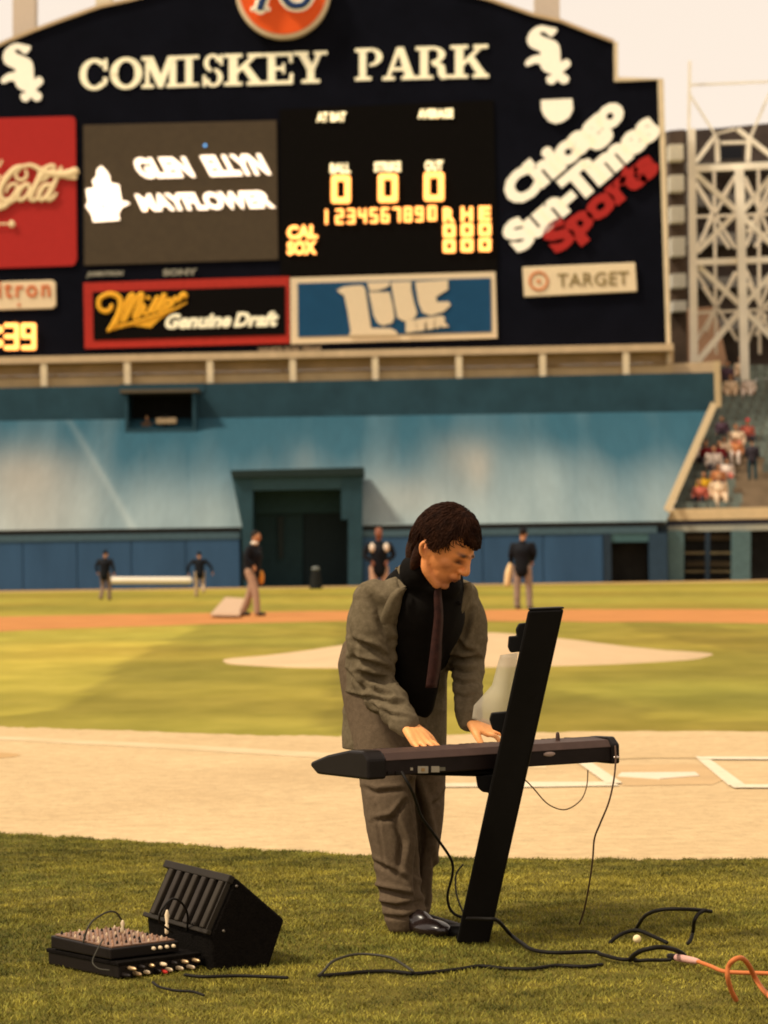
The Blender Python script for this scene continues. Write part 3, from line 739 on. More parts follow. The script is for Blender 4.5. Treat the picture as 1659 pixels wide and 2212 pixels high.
disc('lit_dot', 443, 314, 3.2, scrY, 0.05, mat('blue_lamp', (0.10, 0.30, 0.62), 0.5, emit=0.8), screen, 12)

# --- labels and digits of the score panel
def lab(s, x0, y0, x1, y1, m=LAMPW, b=0.04): return text('lettering', s, (x0, y1), (x1 - x0, -(x1 - x0) * .02), (0, -(y1 - y0)), PY - 0.05, 0.06, m, sb, b, 1.0)
lab('AT BAT', 684, 243, 747, 263); lab('AVERAGE', 903, 236, 979, 256)
lab('BALL', 713, 353, 757, 374); lab('STRIKE', 808, 350, 866, 371); lab('OUT', 918, 347, 957, 369)
def rrect(x0, y0, x1, y1, w):  # outlined digit 0 as four bars
    return [([(x0, y0), (x1, y0)], w), ([(x1, y0), (x1, y1)], w), ([(x1, y1), (x0, y1)], w), ([(x0, y1), (x0, y0)], w)]
ident = lambda x, y: (x, y)
for x0, y0, x1, y1 in ((714, 377, 759, 441), (815, 374, 861, 439), (914, 370, 961, 436)):
    k = 8.0; strokes('digit', rrect(x0 + k, y0 + k, x1 - k, y1 - k, 13), ident, PY - 0.1, LAMP, sb, 0.3, per=1)
SEG = {'1': 'bc', '2': 'abged', '3': 'abgcd', '4': 'fgbc', '5': 'afgcd', '6': 'afgedc', '7': 'abc', '8': 'abcdefg', '9': 'abfgcd', '0': 'abcdef'}
def seg_digit(ch, x0, y0, x1, y1, w, par=sb, m=LAMP):
    k = w / 2; a, b, c, d = x0 + k, x1 - k, y0 + k, y1 - k; mid = (c + d) / 2
    S = {'a': [(a, c), (b, c)], 'b': [(b, c), (b, mid)], 'c': [(b, mid), (b, d)], 'd': [(a, d), (b, d)], 'e': [(a, mid), (a, d)], 'f': [(a, c), (a, mid)], 'g': [(a, mid), (b, mid)]}
    return strokes('digit', [(S[s], w) for s in SEG[ch]], ident, PY - 0.08, m, par, 0.3, per=1)
for i, ch in enumerate('123456789'):
    x = 700 + i * 24.6; y = 452 - i * .75
    seg_digit(ch, x if ch != '1' else x - 4, y, x + 18 if ch != '1' else x + 8, y + 33, 5.5)
seg_digit('1', 919, 444, 929, 477, 5.5); seg_digit('0', 926, 444, 943, 477, 5.5)
for j, s in enumerate('RHE'):
    x = 957 + j * 38.5; y = 446 - j * 1.5
    text('lettering', s, (x, y + 34), (26, 0), (0, -32), PY - 0.06, 0.06, LAMP, sb, 0.05)
    for k in range(2): seg_digit('0', x, y + 38 + k * 33, x + 27, y + 67 + k * 33, 8.5)
text('lettering', 'CAL', (620, 517), (66, -2), (0, -30), PY - 0.06, 0.06, LAMP, sb, 0.05)
text('lettering', 'SOX', (620, 551), (64, -2), (0, -30), PY - 0.06, 0.06, LAMP, sb, 0.05)

# --- newspaper sign
A = math.atan2(-0.80, 1.0)
def rot_text(s, cx_, cy_, length, height, ang, m, bold, nm='newspaper_lettering', sp=0.9, sh=0.0):
    ux, uy = math.cos(R(ang)), -math.sin(R(ang)); vx, vy = -math.sin(R(ang)) + sh, -math.cos(R(ang))
    p0 = (cx_ - ux * length / 2 - vx * height / 2, cy_ - uy * length / 2 - vy * height / 2)
    return text(nm, s, p0, (ux * length, uy * length), (vx * height, vy * height), PY - 0.1, 0.12, m, sb, bold, sp)
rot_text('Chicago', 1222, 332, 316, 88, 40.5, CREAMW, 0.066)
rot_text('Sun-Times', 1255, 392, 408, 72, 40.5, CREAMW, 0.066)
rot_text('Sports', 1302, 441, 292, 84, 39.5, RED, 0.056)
plate('crest', [(1169, 216), (1236, 213), (1238, 236), (1230, 253), (1216, 263), (1200, 267), (1186, 262), (1174, 248), (1169, 234)], PY - 0.1, 0.1, CREAMW, sb)
# --- store sign
store = plate('store_sign', [(1129, 577), (1372, 567), (1376, 629), (1133, 641)], PY - 0.1, 0.22, mat('store_cream', (0.80, 0.64, 0.42), 0.5, var=0.05), sb, bevel=0.03)
OR = mat('bullseye_orange', (0.62, 0.20, 0.07), 0.5)
strokes('bullseye', [([(1163.5 + 19 * math.cos(a), 607 + 19 * math.sin(a)) for a in np.linspace(0, 2 * math.pi, 25)], 5.5)], ident, PY - 0.14, OR, store, 0.3, per=1)
disc('bullseye', 1163.5, 607, 4.5, PY - 0.16, 0.06, OR, store, 16)
text('lettering', 'TARGET', (1204, 620), (154, -6), (0, -29), PY - 0.15, 0.06, mat('olive_letter', (0.24, 0.17, 0.06), 0.5), store, 0.0, 1.06)
# --- draft beer sign
RF = mat('frame_red', (0.42, 0.03, 0.02), 0.5)
dr = plate('draft_beer_sign', [(180, 611), (625, 597), (626, 741), (183, 753)], PY, 0.14, RF, sb)
plate('sign_face', [(200, 631), (616, 617), (617, 723), (202, 735)], PY - 0.05, 0.04, BLACK, dr)
GOLD = mat('gold_script', (0.86, 0.42, 0.03), 0.45, var=0.08, scale=4)
tm = lambda x, y: (186 + .264 * x, 597 + .264 * y)
strokes('script_lettering', [
    ([(210, 240), (190, 280), (140, 285), (105, 245), (115, 180), (190, 145), (260, 165), (285, 220), (265, 310), (225, 390), (185, 440)], [9, 10, 10, 10, 10, 11, 12, 13, 13, 12, 8]),
    ([(245, 400), (300, 280), (360, 165), (385, 160), (375, 210), (320, 330), (300, 370)], [8, 9, 11, 11, 11, 10, 8]),
    ([(320, 360), (380, 250), (440, 150), (460, 160), (445, 220), (400, 320), (400, 345), (430, 330)], [8, 9, 10, 11, 11, 10, 8, 7]),
    ([(430, 330), (480, 230), (470, 300), (500, 310)], [8, 10, 9, 7]), ([(505, 175), (515, 180)], 8),
    ([(500, 310), (560, 210), (590, 160), (560, 230), (530, 290), (560, 290)], [7, 8, 9, 10, 9, 7]),
    ([(560, 290), (610, 200), (645, 140), (620, 220), (590, 280), (620, 275)], [7, 8, 9, 10, 9, 7]),
    ([(620, 275), (680, 240), (690, 190), (650, 210), (650, 265), (700, 240)], [7, 8, 8, 9, 9, 7]),
    ([(700, 240), (740, 170), (745, 210), (790, 150), (810, 160)], [8, 10, 8, 12, 12]),
    ([(820, 215), (720, 270), (600, 310), (430, 365), (300, 400)], [3, 5, 6, 6, 4]),
], tm, PY - 0.12, GOLD, dr, 0.3, per=4)
plate('gold_swoosh', [tm(*p) for p in [(165, 455), (250, 395), (400, 372), (560, 335), (740, 262), (640, 325), (590, 360), (530, 420), (470, 412), (380, 402), (290, 420)]], PY - 0.09, 0.04, GOLD, dr)
text('lettering', 'Genuine', (352, 711), (144, -4), (10, -33), PY - 0.12, 0.08, CREAM, dr, 0.045, 1.0)
text('lettering', 'Draft', (504, 707), (92, -2), (10, -33), PY - 0.12, 0.08, CREAM, dr, 0.045, 1.0)
# --- light beer sign
lt = plate('light_beer_sign', [(627, 600), (1070, 587), (1074, 730), (628, 743)], PY - 0.02, 0.16, mat('frame_cream', (0.76, 0.60, 0.40), 0.5, var=0.04), sb)
LBL = mat('sign_blue', (0.010, 0.062, 0.14), 0.5, var=0.08, scale=1)
plate('sign_face', [(643, 612), (1060, 600), (1062, 717), (644, 728)], PY - 0.06, 0.04, LBL, lt)
LW = mat('sign_white', (0.76, 0.60, 0.40), 0.5, var=0.03)
tl = lambda p: (617 + .284 * p[0], 577 + .284 * p[1])
def lp(pts, dz=0): return plate_vf([tl(p) for p in pts], PY - 0.12 - dz, 0.05)
solid('letter', [lp([(390, 175), (440, 150), (520, 140), (585, 138), (605, 165), (625, 300), (650, 465), (800, 465), (845, 490), (850, 515), (480, 520), (495, 490), (470, 330), (445, 215), (410, 195)])], LW, lt)
solid('letter', [lp([(618, 118), (780, 112), (800, 125), (770, 155), (700, 178), (640, 180)]), lp([(632, 190), (790, 190), (815, 290), (828, 380), (810, 425), (740, 445), (700, 425), (670, 370), (650, 270)])], LW, lt)
solid('letter', [lp([(800, 115), (955, 108), (955, 170), (975, 260), (1000, 350), (975, 395), (900, 412), (850, 385), (825, 260), (812, 180)])], LW, lt)
solid('letter', [lp([(985, 112), (1235, 98), (1235, 170), (1145, 225), (1150, 265), (1240, 262), (1255, 290), (1200, 340), (1100, 368), (1040, 345), (1010, 270)])], LW, lt)
text('lettering', 'BEER', (618 + .284 * 910, 577 + .284 * 500), (94, -14), (0, -26), PY - 0.14, 0.07, LW, lt, 0.10, 0.95)
# --- left: maker's sign and clock
mk = plate('maker_sign', [(-260, 617), (112, 605), (120, 610), (121, 660), (113, 666), (-260, 677)], PY - 0.02, 0.16, mat('maker_cream', (0.80, 0.62, 0.40), 0.5, var=0.03), sb, bevel=0.03)
OL = mat('orange_letter', (0.62, 0.13, 0.03), 0.5)
text('lettering', 'itron', (-4, 644), (112, -3), (0, -36), PY - 0.07, 0.05, OL, mk, 0.01, 1.25)
plate('maker_mark', [(41, 653), (45, 661), (37, 661)], PY - 0.06, 0.04, OL, mk)
for ch, x0 in (('3', 8), ('9', 45)): seg_digit(ch, x0, 698, x0 + 33, 756, 9.5, m=LAMP)
for y in (712, 741): disc('colon_dot', -1, y, 8, PY - 0.08, 0.06, LAMP, sb, 16)
GL_ = mat('grey_letter', (0.30, 0.28, 0.22), 0.5)
text('lettering', 'JUMBOTRON', (186, 600), (78, -2), (3, -13), PY - 0.04, 0.06, GL_, sb, 0.06)
text('lettering', 'SONY', (352, 596), (74, -2), (0, -14), PY - 0.04, 0.06, GL_, sb, 0.05)
text('lettering', 'WHITE SOX TEAM', (557, 763), (136, -4), (0, -12), PY - 0.04, 0.06, mat('brown_letter', (0.26, 0.19, 0.12), 0.5), sb, 0.05)

# masts behind the arch
MG = mat('mast_grey', (0.60, 0.50, 0.40), 0.6, var=0.05)
def mast(x0, x1, ytop, ybot, label, m=MG):
    o = plate('mast', [(x0, ytop), (x1, ytop), (x1 + 1, ybot), (x0 + 1, ybot)], BY + 5, 1.2, m); tag(o, label, 'mast', None); return o
mast(27, 75, -160, 790, 'broad pale grey mast rising behind the left shoulder of the scoreboard')
mast(206, 240, -160, 790, 'cream mast just showing above the arch right of the broad left one', mat('mast_cream', (0.74, 0.64, 0.46), 0.6))
mast(1155, 1209, -160, 790, 'pale grey mast rising behind the right shoulder of the scoreboard')

# ================================================================== RIGHT SIDE: RAMP TOWER, STEEL TOWER, STANDS
rt = empty('ramp_tower', (W(1462, 780, 146).x, 146, 0), 'narrow ramp tower with cream slabs and dark openings beside the scoreboard edge', 'tower')
BR = mat('brown_recess', (0.085, 0.058, 0.042), 0.8, var=0.3, scale=0.8)
plate('core', [(1446, 282), (1478, 279), (1490, 1000), (1450, 1000)], 147.2, 3, BR, rt)
ybs = [(312, 345), (378, 412), (445, 479), (512, 552), (591, 620), (650, 672)]
for i, (a, b) in enumerate(ybs):
    s = i * 1.4; plate('slab', [(1446 + s, a), (1476 + s, a - 1), (1477 + s, b - 1), (1447 + s, b)], 146, 1.2, mat('slab_cream%d' % i, (0.80 - .03 * i, 0.72 - .02 * i, 0.54), 0.6) , rt)
up = empty('upper_stand', (W(1560, 500, 165).x, 165, 0), 'dark brown upper stand seen through the pale steel tower', 'stand')
plate('stand_wall', [(1438, 284), (1560, 276), (1700, 262), (2300, 230), (2300, 800), (1438, 800)], 165, 8, mat('stand_brown', (0.075, 0.055, 0.045), 0.85, var=0.5, scale=0.35), up)
STG = mat('stand_grey', (0.13, 0.115, 0.10), 0.85, var=0.45, scale=0.5)
for y0, y1 in ((352, 372), (420, 446), (505, 530), (600, 622), (690, 715)):
    plate('tier_front', [(1480, y0), (2300, y0 - 20), (2300, y1 - 20), (1480, y1)], 163.5, 1.3, STG, up)
plate('control_window', [(1556, 316), (1605, 314), (1605, 342), (1556, 344)], 163, 0.5, mat('window_black', (0.012, 0.012, 0.016), 0.3), up)
plate('pink_wall', [(1450, 668), (1545, 662), (1575, 800), (1450, 800)], 160, 0.5, mat('peach_wall', (0.30, 0.17, 0.10), 0.8, var=0.25, scale=0.7), up)

tw = empty('steel_tower', (W(1560, 780, 140).x, 140, 0), 'pale cream steel lattice tower with crossed braces right of the scoreboard', 'tower')
STEEL = mat('steel_cream', (0.88, 0.80, 0.66), 0.5, var=0.08, scale=1)
STEEL2 = mat('steel_cream_rear', (0.80, 0.70, 0.56), 0.55, var=0.1, scale=1)
tt = lambda p: (1433 + .285 * p[0], 166 + .285 * p[1])
def member(a, b, w, Y, m, nm='brace'):
    pa, pb = W(*tt(a), Y), W(*tt(b), Y); r = w * .285 * Y / FPX / 2
    d = (pb - pa).normalized(); s = d.cross(Vector((0, 1, 0))).normalized() * r; q = Vector((0, 1, 0)) * r
    fr = [pa - s - q, pa + s - q, pb + s - q, pb - s - q]
    solid(nm, [prism_vf(fr, [p + 2 * q for p in fr])], m, tw)
YT, YR = 140.0, 143.5
for a, b, w in [((200, -120), (192, 400), 20), ((212, 395), (236, 2500), 55), ((575, 700), (618, 2300), 62), ((1100, 700), (1110, 2300), 62)]:
    member(a, b, w, YT, STEEL, 'leg')
for a, b, w in [((200, 62), (1200, 20), 16), ((215, 697), (1200, 655), 50), ((245, 1407), (1200, 1372), 46), ((440, 500), (640, 495), 22)]:
    member(a, b, w, YT + 0.4, STEEL, 'cross_beam')
for a, b, w in [((190, 120), (395, 440), 16), ((400, 440), (245, 645), 34), ((405, 470), (412, 650), 34), ((805, 120), (655, 470), 18), ((650, 470), (640, 650), 36), ((560, 395), (830, 610), 34), ((410, 430), (545, 395), 14),
                ((240, 735), (560, 1020), 40), ((555, 1030), (255, 1330), 40), ((610, 1010), (830, 740), 38), ((600, 1060), (830, 1280), 38), ((270, 1440), (600, 1745), 40), ((600, 1750), (250, 2170), 44), ((625, 1720), (830, 1480), 38), ((625, 1780), (830, 1990), 38),
                ((830, 610), (1090, 400), 30), ((830, 740), (1090, 1010), 38), ((830, 1280), (1090, 1030), 38)]:
    member(a, b, w, YT + 0.9, STEEL)
for a, b, w in [((235, 800), (545, 1300), 22), ((545, 760), (250, 1300), 22), ((620, 760), (830, 1250), 22), ((830, 760), (625, 1290), 22), ((245, 1470), (560, 2000), 22), ((560, 1480), (250, 2000), 22), ((630, 1470), (830, 2000), 22), ((830, 1480), (640, 2010), 22), ((385, 700), (400, 2100), 20), ((720, 690), (730, 2100), 20), ((245, 1060), (830, 1040), 20), ((245, 1790), (830, 1760), 20), ((245, 800), (375, 1020), 28), ((375, 1020), (290, 1250), 28), ((545, 750), (445, 910), 26), ((615, 800), (740, 1000), 28), ((740, 1000), (640, 1180), 28), ((740, 1040), (830, 900), 26), ((300, 1590), (400, 1740), 26), ((400, 1740), (320, 1930), 26), ((545, 1480), (470, 1640), 26), ((640, 1560), (750, 1760), 26), ((750, 1760), (830, 1680), 26), ((700, 1960), (780, 1800), 24), ((500, 1300), (420, 1180), 22), ((690, 1290), (780, 1180), 22)]:
    member(a, b, w, YR, STEEL2)

# lower stand with seats and rail
ls = empty('lower_stand', (W(1560, 1110, 124).x, 124, 0), 'outfield seating section with rows of green grey seats behind a tan ledge', 'stand')
SY0, SY1 = 124.0, 146.0
xs0, xs1 = W(1441, 1110, SY0).x, W(1441, 1110, SY0).x + 18
zs0 = W(1500, 1100, SY0).z; zs1 = W(1560, 800, SY1).z
nrow = 20
SEATM = mat('seat_green', (0.17, 0.195, 0.165), 0.55, var=0.35, scale=2)
CONC = mat('stand_concrete', (0.26, 0.19, 0.12), 0.85, var=0.2, scale=1)
vs = []; seats = []
def row_yz(i): t = i / nrow; return SY0 + 0.6 + (SY1 - SY0) * t, zs0 - 0.5 + (zs1 - zs0) * t
dyr = (SY1 - SY0) / nrow; dzr = (zs1 - zs0) / nrow
def left_limit(Y): # the raked rail is the left end of the section
    t = (Y - SY0) / (SY1 - SY0); return W(1443 + (1548 - 1443) * min(t * 1.15, 1), 1000, Y).x
for i in range(nrow + 1):
    y, z = row_yz(i); xa = left_limit(y)
    vs.append(box_vf(xa, xs1 + 6, y, y + dyr, z - 1.0, z))
solid('terrace', vs, CONC, ls)
rsx = np.random.RandomState(4)
AIS = W(1632, 1060, 126).x
for i in range(nrow + 1):
    y, z = row_yz(i); x = left_limit(y) + 0.25; sv = []
    while x < xs1 + 6:
        if abs(x - AIS) < 1.0 and i < 8: x += 0.52; continue
        sv.append(box_vf(x, x + 0.45, y + 0.18, y + 0.62, z + 0.40, z + 0.46)); sv.append(box_vf(x, x + 0.45, y + 0.62, y + 0.67, z + 0.40, z + 0.85)); x += 0.52
    o = solid('seat_row', sv, SEATM, ls, recalc=False); o['kind'] = 'stuff'
RAIL = mat('rail_tan', (0.52, 0.39, 0.22), 0.5, var=0.08)
def beam(nm, A_, B_, w, par, m):
    d = (B_ - A_).normalized(); s = d.cross(Vector((0, 1, 0))).normalized() * w; q = Vector((0, w, 0))
    fr = [A_ - s - q, A_ + s - q, B_ + s - q, B_ - s - q]; return solid(nm, [prism_vf(fr, [p + 2 * q for p in fr])], m, par)
beam('raked_rail', W(1441, 1104, 121.9), W(1543, 872, 133.7), 0.165, ls, RAIL)
beam('rail_post', W(1551, 880, 134), W(1548, 780, 134), 0.15, ls, RAIL)
plate('ledge', [(1436, 1096), (1448, 1100), (1900, 1090), (1900, 1116), (1445, 1124), (1434, 1112)], 123.4, 0.6, mat('ledge_tan', (0.60, 0.45, 0.26), 0.6, var=0.08), ls)
plate('dark_band', [(1438, 1124), (1900, 1116), (1900, 1130), (1438, 1138)], 123.6, 0.3, mat('band_violet', (0.045, 0.045, 0.075), 0.6), ls)
plate('pale_band', [(1438, 1136), (1900, 1128), (1900, 1141), (1438, 1149)], 123.5, 0.3, mat('band_pale', (0.34, 0.34, 0.28), 0.6), ls)
# bullpen front below the ledge
bp = empty('bullpen_front', (W(1560, 1250, 123).x, 123, 0), 'teal framed bullpen opening with pale shelf rails below the seating ledge', 'bullpen')
def bpl(nm, x0, x1, y0, y1, Y, th, m):
    fr = [W(x0, y0, Y), W(x1, y0, Y), W(x1, y1, Y), W(x0, y1, Y)]; fr = [Vector((p.x, p.y, max(p.z, 0))) for p in fr]
    return solid(nm, [prism_vf(fr, [p + Vector((0, th, 0)) for p in fr])], m, bp)
TP = mat('pillar_teal', (0.075, 0.13, 0.14), 0.6, var=0.15)
for x0, x1 in ((1442, 1478), (1583, 1622), (1740, 1780)): bpl('pillar', x0, x1, 1146, 1300, 122.6, 0.6, TP)
bpl('opening_back', 1478, 1950, 1143, 1300, 124.2, 0.2, DARK)
bpl('mullion', 1524, 1534, 1148, 1300, 123.0, 0.1, NAVY)
for y in (1192, 1232):
    for x0, x1 in ((1480, 1523), (1535, 1582)): bpl('shelf_rail', x0, x1, y, y + 4.5, 123.4, 0.15, mat('shelf_olive', (0.16, 0.13, 0.07), 0.6))
for y in (1155, 1212): bpl('bench', 1482, 1582, y, y + 12, 124.0, 0.1, mat('bench_brown', (0.06, 0.045, 0.025), 0.6))
# ================================================================== PEOPLE IN THE DISTANCE
SKIN = mat('skin', (0.42, 0.20, 0.10), 0.55, var=0.08, scale=20)
SKIND = mat('skin_brown', (0.22, 0.085, 0.05), 0.55, var=0.08, scale=20)
HAIRD = mat('dark_hair', (0.018, 0.011, 0.007), 0.6, var=0.3, scale=30)
JACK = mat('black_jacket', (0.006, 0.0065, 0.009), 0.75, var=0.2, scale=8)
KHAKI = mat('tan_trousers', (0.42, 0.30, 0.19), 0.8, var=0.12, scale=6)
GREYT = mat('grey_brown_trousers', (0.20, 0.135, 0.10), 0.8, var=0.15, scale=6)
DTROU = mat('dark_trousers', (0.03, 0.03, 0.035), 0.8, var=0.2, scale=6)
SHOE = mat('dark_shoe', (0.02, 0.013, 0.01), 0.5)
def person(base, yaw, h, label, jacket, trousers, skin=SKIN, hairm=HAIRD, lean=0.0, legs=((0, 0, 0), (0, 0, 0)), arms=None, cap=None, seated=False, vox=0.022, group=None, head_down=0.1, extra=None, jlen=0.86, bulk=1.18):
    s = h / 1.8; base = Vector(base)
    rot = Matrix.Rotation(yaw, 3, 'Z')          # local +y is where the person faces
    def T(x, y, z): return base + rot @ Vector((x * s * bulk, y * s, z * s))
    t = empty('person', base, label, 'person', group)
    ph = 0.95 if not seated else 0.50
    c1 = (0, 0.28 * lean, ph + 0.36 * (1 - .3 * lean)); c2 = (0, 0.42 * lean, ph + 0.52 * (1 - .35 * lean)); hd = (0, c2[1] + 0.05 + 0.12 * lean, c2[2] + 0.20 * (1 - .25 * lean))
    pel = (0, 0, ph)
    LV = []; SH = []
    for sx, (kf, kz, ad) in ((-1, legs[0]), (1, legs[1])):
        if seated:
            hp_, kn, an = (sx * .1, 0, ph), (sx * .13, .43, ph + .03), (sx * .13, .46, 0.08)
        else:
            hp_ = (sx * .095, 0, ph - .03); kn = (sx * .105, kf, 0.50 + kz); an = (sx * .11, kf + ad, 0.09 + kz * 1.6)
        LV.append((hp_, kn, an)); SH.append(an)
    if arms is None: arms = (((-.24, .02, ph + .22), (-.22, .14, ph + .0)), ((.24, .02, ph + .22), (.22, .14, ph + .0)))
    AR = []
    for sx, (el, ha) in zip((-1, 1), arms):
        AR.append(((sx * .19, c1[1] + .02, c1[2] + .10), el, ha))
    def TT(P): return [T(*p) for p in P]
    # continuous body
    vf = [ell_vf(T(*hd), (.084 * s, .098 * s, .12 * s), rot, 16, 12), tube_vf(TT([c1, c2, (hd[0], hd[1] - .02, hd[2] - .05)]), [.12 * s, .065 * s, .055 * s], 12, 3),
          tube_vf(TT([pel, c1]), [.13 * s, .15 * s], 12, 3), ell_vf(T(hd[0], hd[1] + .10, hd[2] - .02), (.016 * s, .02 * s, .02 * s), rot, 8, 6)]
    for a, b, c in AR:
        vf.append(tube_vf(TT([a, b, c]), [.05 * s, .04 * s, .032 * s], 8, 3)); vf.append(ell_vf(T(*c) + Vector((0, 0, -.04 * s)), (.035 * s, .04 * s, .06 * s), rot, 10, 8))
    for a, b, c in LV: vf.append(tube_vf(TT([a, b, c]), [.08 * s, .06 * s, .045 * s], 8, 3))
    link('body', blob(vf, vox, 3), skin, t, True)
    # jacket
    hem = (0, -.01, ph - (0.95 - jlen)) if not seated else (0, 0, ph + .02)
    vf = [tube_vf(TT([hem, (0, c1[1] * .45, ph + .16), c1, (0, c2[1], c2[2] - .04)]), [.18 * s, .185 * s, .20 * s, .11 * s], 16, 4, flat=(1, 1))]
    for sx in (-1, 1): vf.append(ell_vf(T(sx * .13, c1[1], c1[2] + .06), (.10 * s, .10 * s, .10 * s), rot, 12, 8))
    for a, b, c in AR: vf.append(tube_vf(TT([a, b, ((b[0] + 3 * c[0]) / 4, (b[1] + 3 * c[1]) / 4, (b[2] + 3 * c[2]) / 4)]), [.075 * s, .062 * s, .048 * s], 10, 3))
    link('jacket', blob(vf, vox, 4), jacket, t, True)
    vf = [ell_vf(T(*pel), (.155 * s, .13 * s, .13 * s), rot, 14, 10)]
    for a, b, c in LV: vf.append(tube_vf(TT([a, b, (c[0], c[1], c[2] - .02)]), [.105 * s, .082 * s, .072 * s], 10, 4))
    link('trousers', blob(vf, vox, 3), trousers, t, True)
    for an in SH:
        solid('shoe', [ell_vf(T(an[0], an[1] + .07, an[2] - .045), (.048 * s, .14 * s, .045 * s), rot, 12, 8)], SHOE, t, True)
    # hair or cap
    hv = [ell_vf(T(hd[0], hd[1] - .018, hd[2] + .035), (.086 * s, .100 * s, .10 * s), rot, 16, 12)]
    link('hair', blob(hv, vox, 1), hairm, t, True)
    if cap:
        solid('cap', [ell_vf(T(hd[0], hd[1] + .0, hd[2] + .065), (.09 * s, .108 * s, .078 * s), rot, 16, 10), ell_vf(T(hd[0], hd[1] + .12, hd[2] + .055), (.07 * s, .075 * s, .014 * s), rot, 14, 8)], cap, t, True)
    if extra: extra(t, T, hd, s, rot)
    return t
def yaw_to(dx, dy): return math.atan2(-dx, dy)
def gpt(x, y): return G(x, y)

WHITE = mat('white_cloth', (0.72, 0.62, 0.50), 0.7, var=0.05)
ORANGE = mat('orange_cloth', (0.72, 0.30, 0.05), 0.7)
CREAMC = mat('cream_cloth', (0.78, 0.55, 0.28), 0.7)
p = gpt(227, 1297)
person(p, yaw_to(0.25, 1), 1.66, 'groundskeeper in dark jacket walking away, holding the left end of the long white roller', JACK, GREYT, hairm=JACK, lean=0.12,
       legs=((0.14, 0.02, -0.22), (0.10, 0.0, -0.02)), arms=(((-.27, .0, 1.18), (-.24, .10, .98)), ((.27, -.02, 1.16), (.30, -.02, .92))))
p2 = gpt(432, 1290)
person(p2, yaw_to(-0.15, 1), 1.62, 'groundskeeper in dark jacket and tan trousers at the right end of the white roller', JACK, KHAKI, hairm=JACK, lean=0.3,
       legs=((0.05, 0.0, 0.0), (0.12, 0.10, -0.30)), arms=(((-.36, .05, 1.15), (-.34, .10, .86)), ((.36, .05, 1.15), (.42, .05, .90))))
# the roller carried between them
Yr = (p.y + p2.y) / 2
a, b = W(243, 1254, Yr), W(409, 1254, Yr)
solid_r = solid('long_roller', [tube_vf([a, (a + b) / 2, b], 0.115, 14, 2, cap=True)], mat('roller_white', (0.80, 0.70, 0.56), 0.5, var=0.04), None, True)
tag(solid_r, 'long white roller carried between the two groundskeepers by the blue wall', 'roller')
def collar(t, T, hd, s, rot):
    solid('collar', [ell_vf(T(0.02, hd[1] - .03, hd[2] - .13), (.085 * s, .085 * s, .045 * s), rot, 14, 8)], WHITE, t, True)
    solid('glove', [ell_vf(T(-.20, .10, .80), (.07 * s, .06 * s, .15 * s), rot, 12, 8)], ORANGE, t, True)
p3 = gpt(545, 1331)
person(p3, yaw_to(0.8, -0.35), 1.92, 'groundskeeper with white collar striding past the gateway pulling a pale drag mat', JACK, mat('dusty_trousers', (0.34, 0.21, 0.14), 0.8, var=0.15), lean=0.12,
       legs=((-0.10, 0.0, -0.20), (0.14, 0.0, 0.04)), arms=(((-.26, -.04, 1.2), (-.24, .0, .95)), ((.26, .03, 1.2), (.22, .2, 1.02))), extra=collar)
dm = flat('drag_mat', gpoly([(455, 1335), (487, 1296), (542, 1300), (517, 1336)]), 0.05, mat('mat_pale', (0.50, 0.34, 0.22), 0.9, var=0.1, scale=5), None)
sm = dm.modifiers.new('s', 'SOLIDIFY'); sm.thickness = 0.04
tag(dm, 'pale steel drag mat lying on the grass behind the striding groundskeeper', 'mat')
def patches(t, T, hd, s, rot):
    for x in (-.13, .13): solid('shoulder_patch', [ell_vf(T(x, .13, 1.36), (.065 * s, .05 * s, .10 * s), rot, 12, 8)], WHITE, t, True)
p4 = gpt(820, 1318)
person(p4, yaw_to(0.1, -1), 1.98, 'person in black jacket with white shoulder panels standing behind the keyboard player', JACK, mat('peach_trousers', (0.46, 0.28, 0.19), 0.8), skin=SKIND, hairm=SKIND,
       arms=(((-.27, .04, 1.2), (-.12, .16, 1.04)), ((.27, .04, 1.2), (.12, .16, 1.04))), extra=patches)
def cloth(t, T, hd, s, rot):
    solid('towel', [tube_vf([T(-.26, .06, .98), T(-.29, .05, .80), T(-.32, .04, .56)], [.05 * s, .08 * s, .07 * s], 10, 3)], CREAMC, t, True)
p5 = gpt(1130, 1316)
person(p5, yaw_to(0.35, 0.8), 1.92, 'groundskeeper in black cap holding a cream cloth, standing above the top of the black stand', JACK, mat('mottled_trousers', (0.27, 0.19, 0.15), 0.8, var=0.3, scale=9), lean=0.05, cap=JACK,
       legs=((-0.02, 0, 0), (0.06, 0, 0)), arms=(((-.23, .0, 1.2), (-.24, .08, .98)), ((.23, .04, 1.22), (.12, .22, 1.04))), extra=cloth)
bo = person(Vector((BOOTH[0] + 0.85, BOOTH[1] + 0.9, BOOTH[2] - 0.62)), yaw_to(0.3, -1), 1.75, 'operator leaning in the dark camera booth at the top of the backdrop', mat('brown_jacket', (0.13, 0.08, 0.05), 0.8), DTROU, skin=SKIN, hairm=mat('sandy_hair', (0.30, 0.19, 0.10), 0.7), seated=True, vox=0.04)

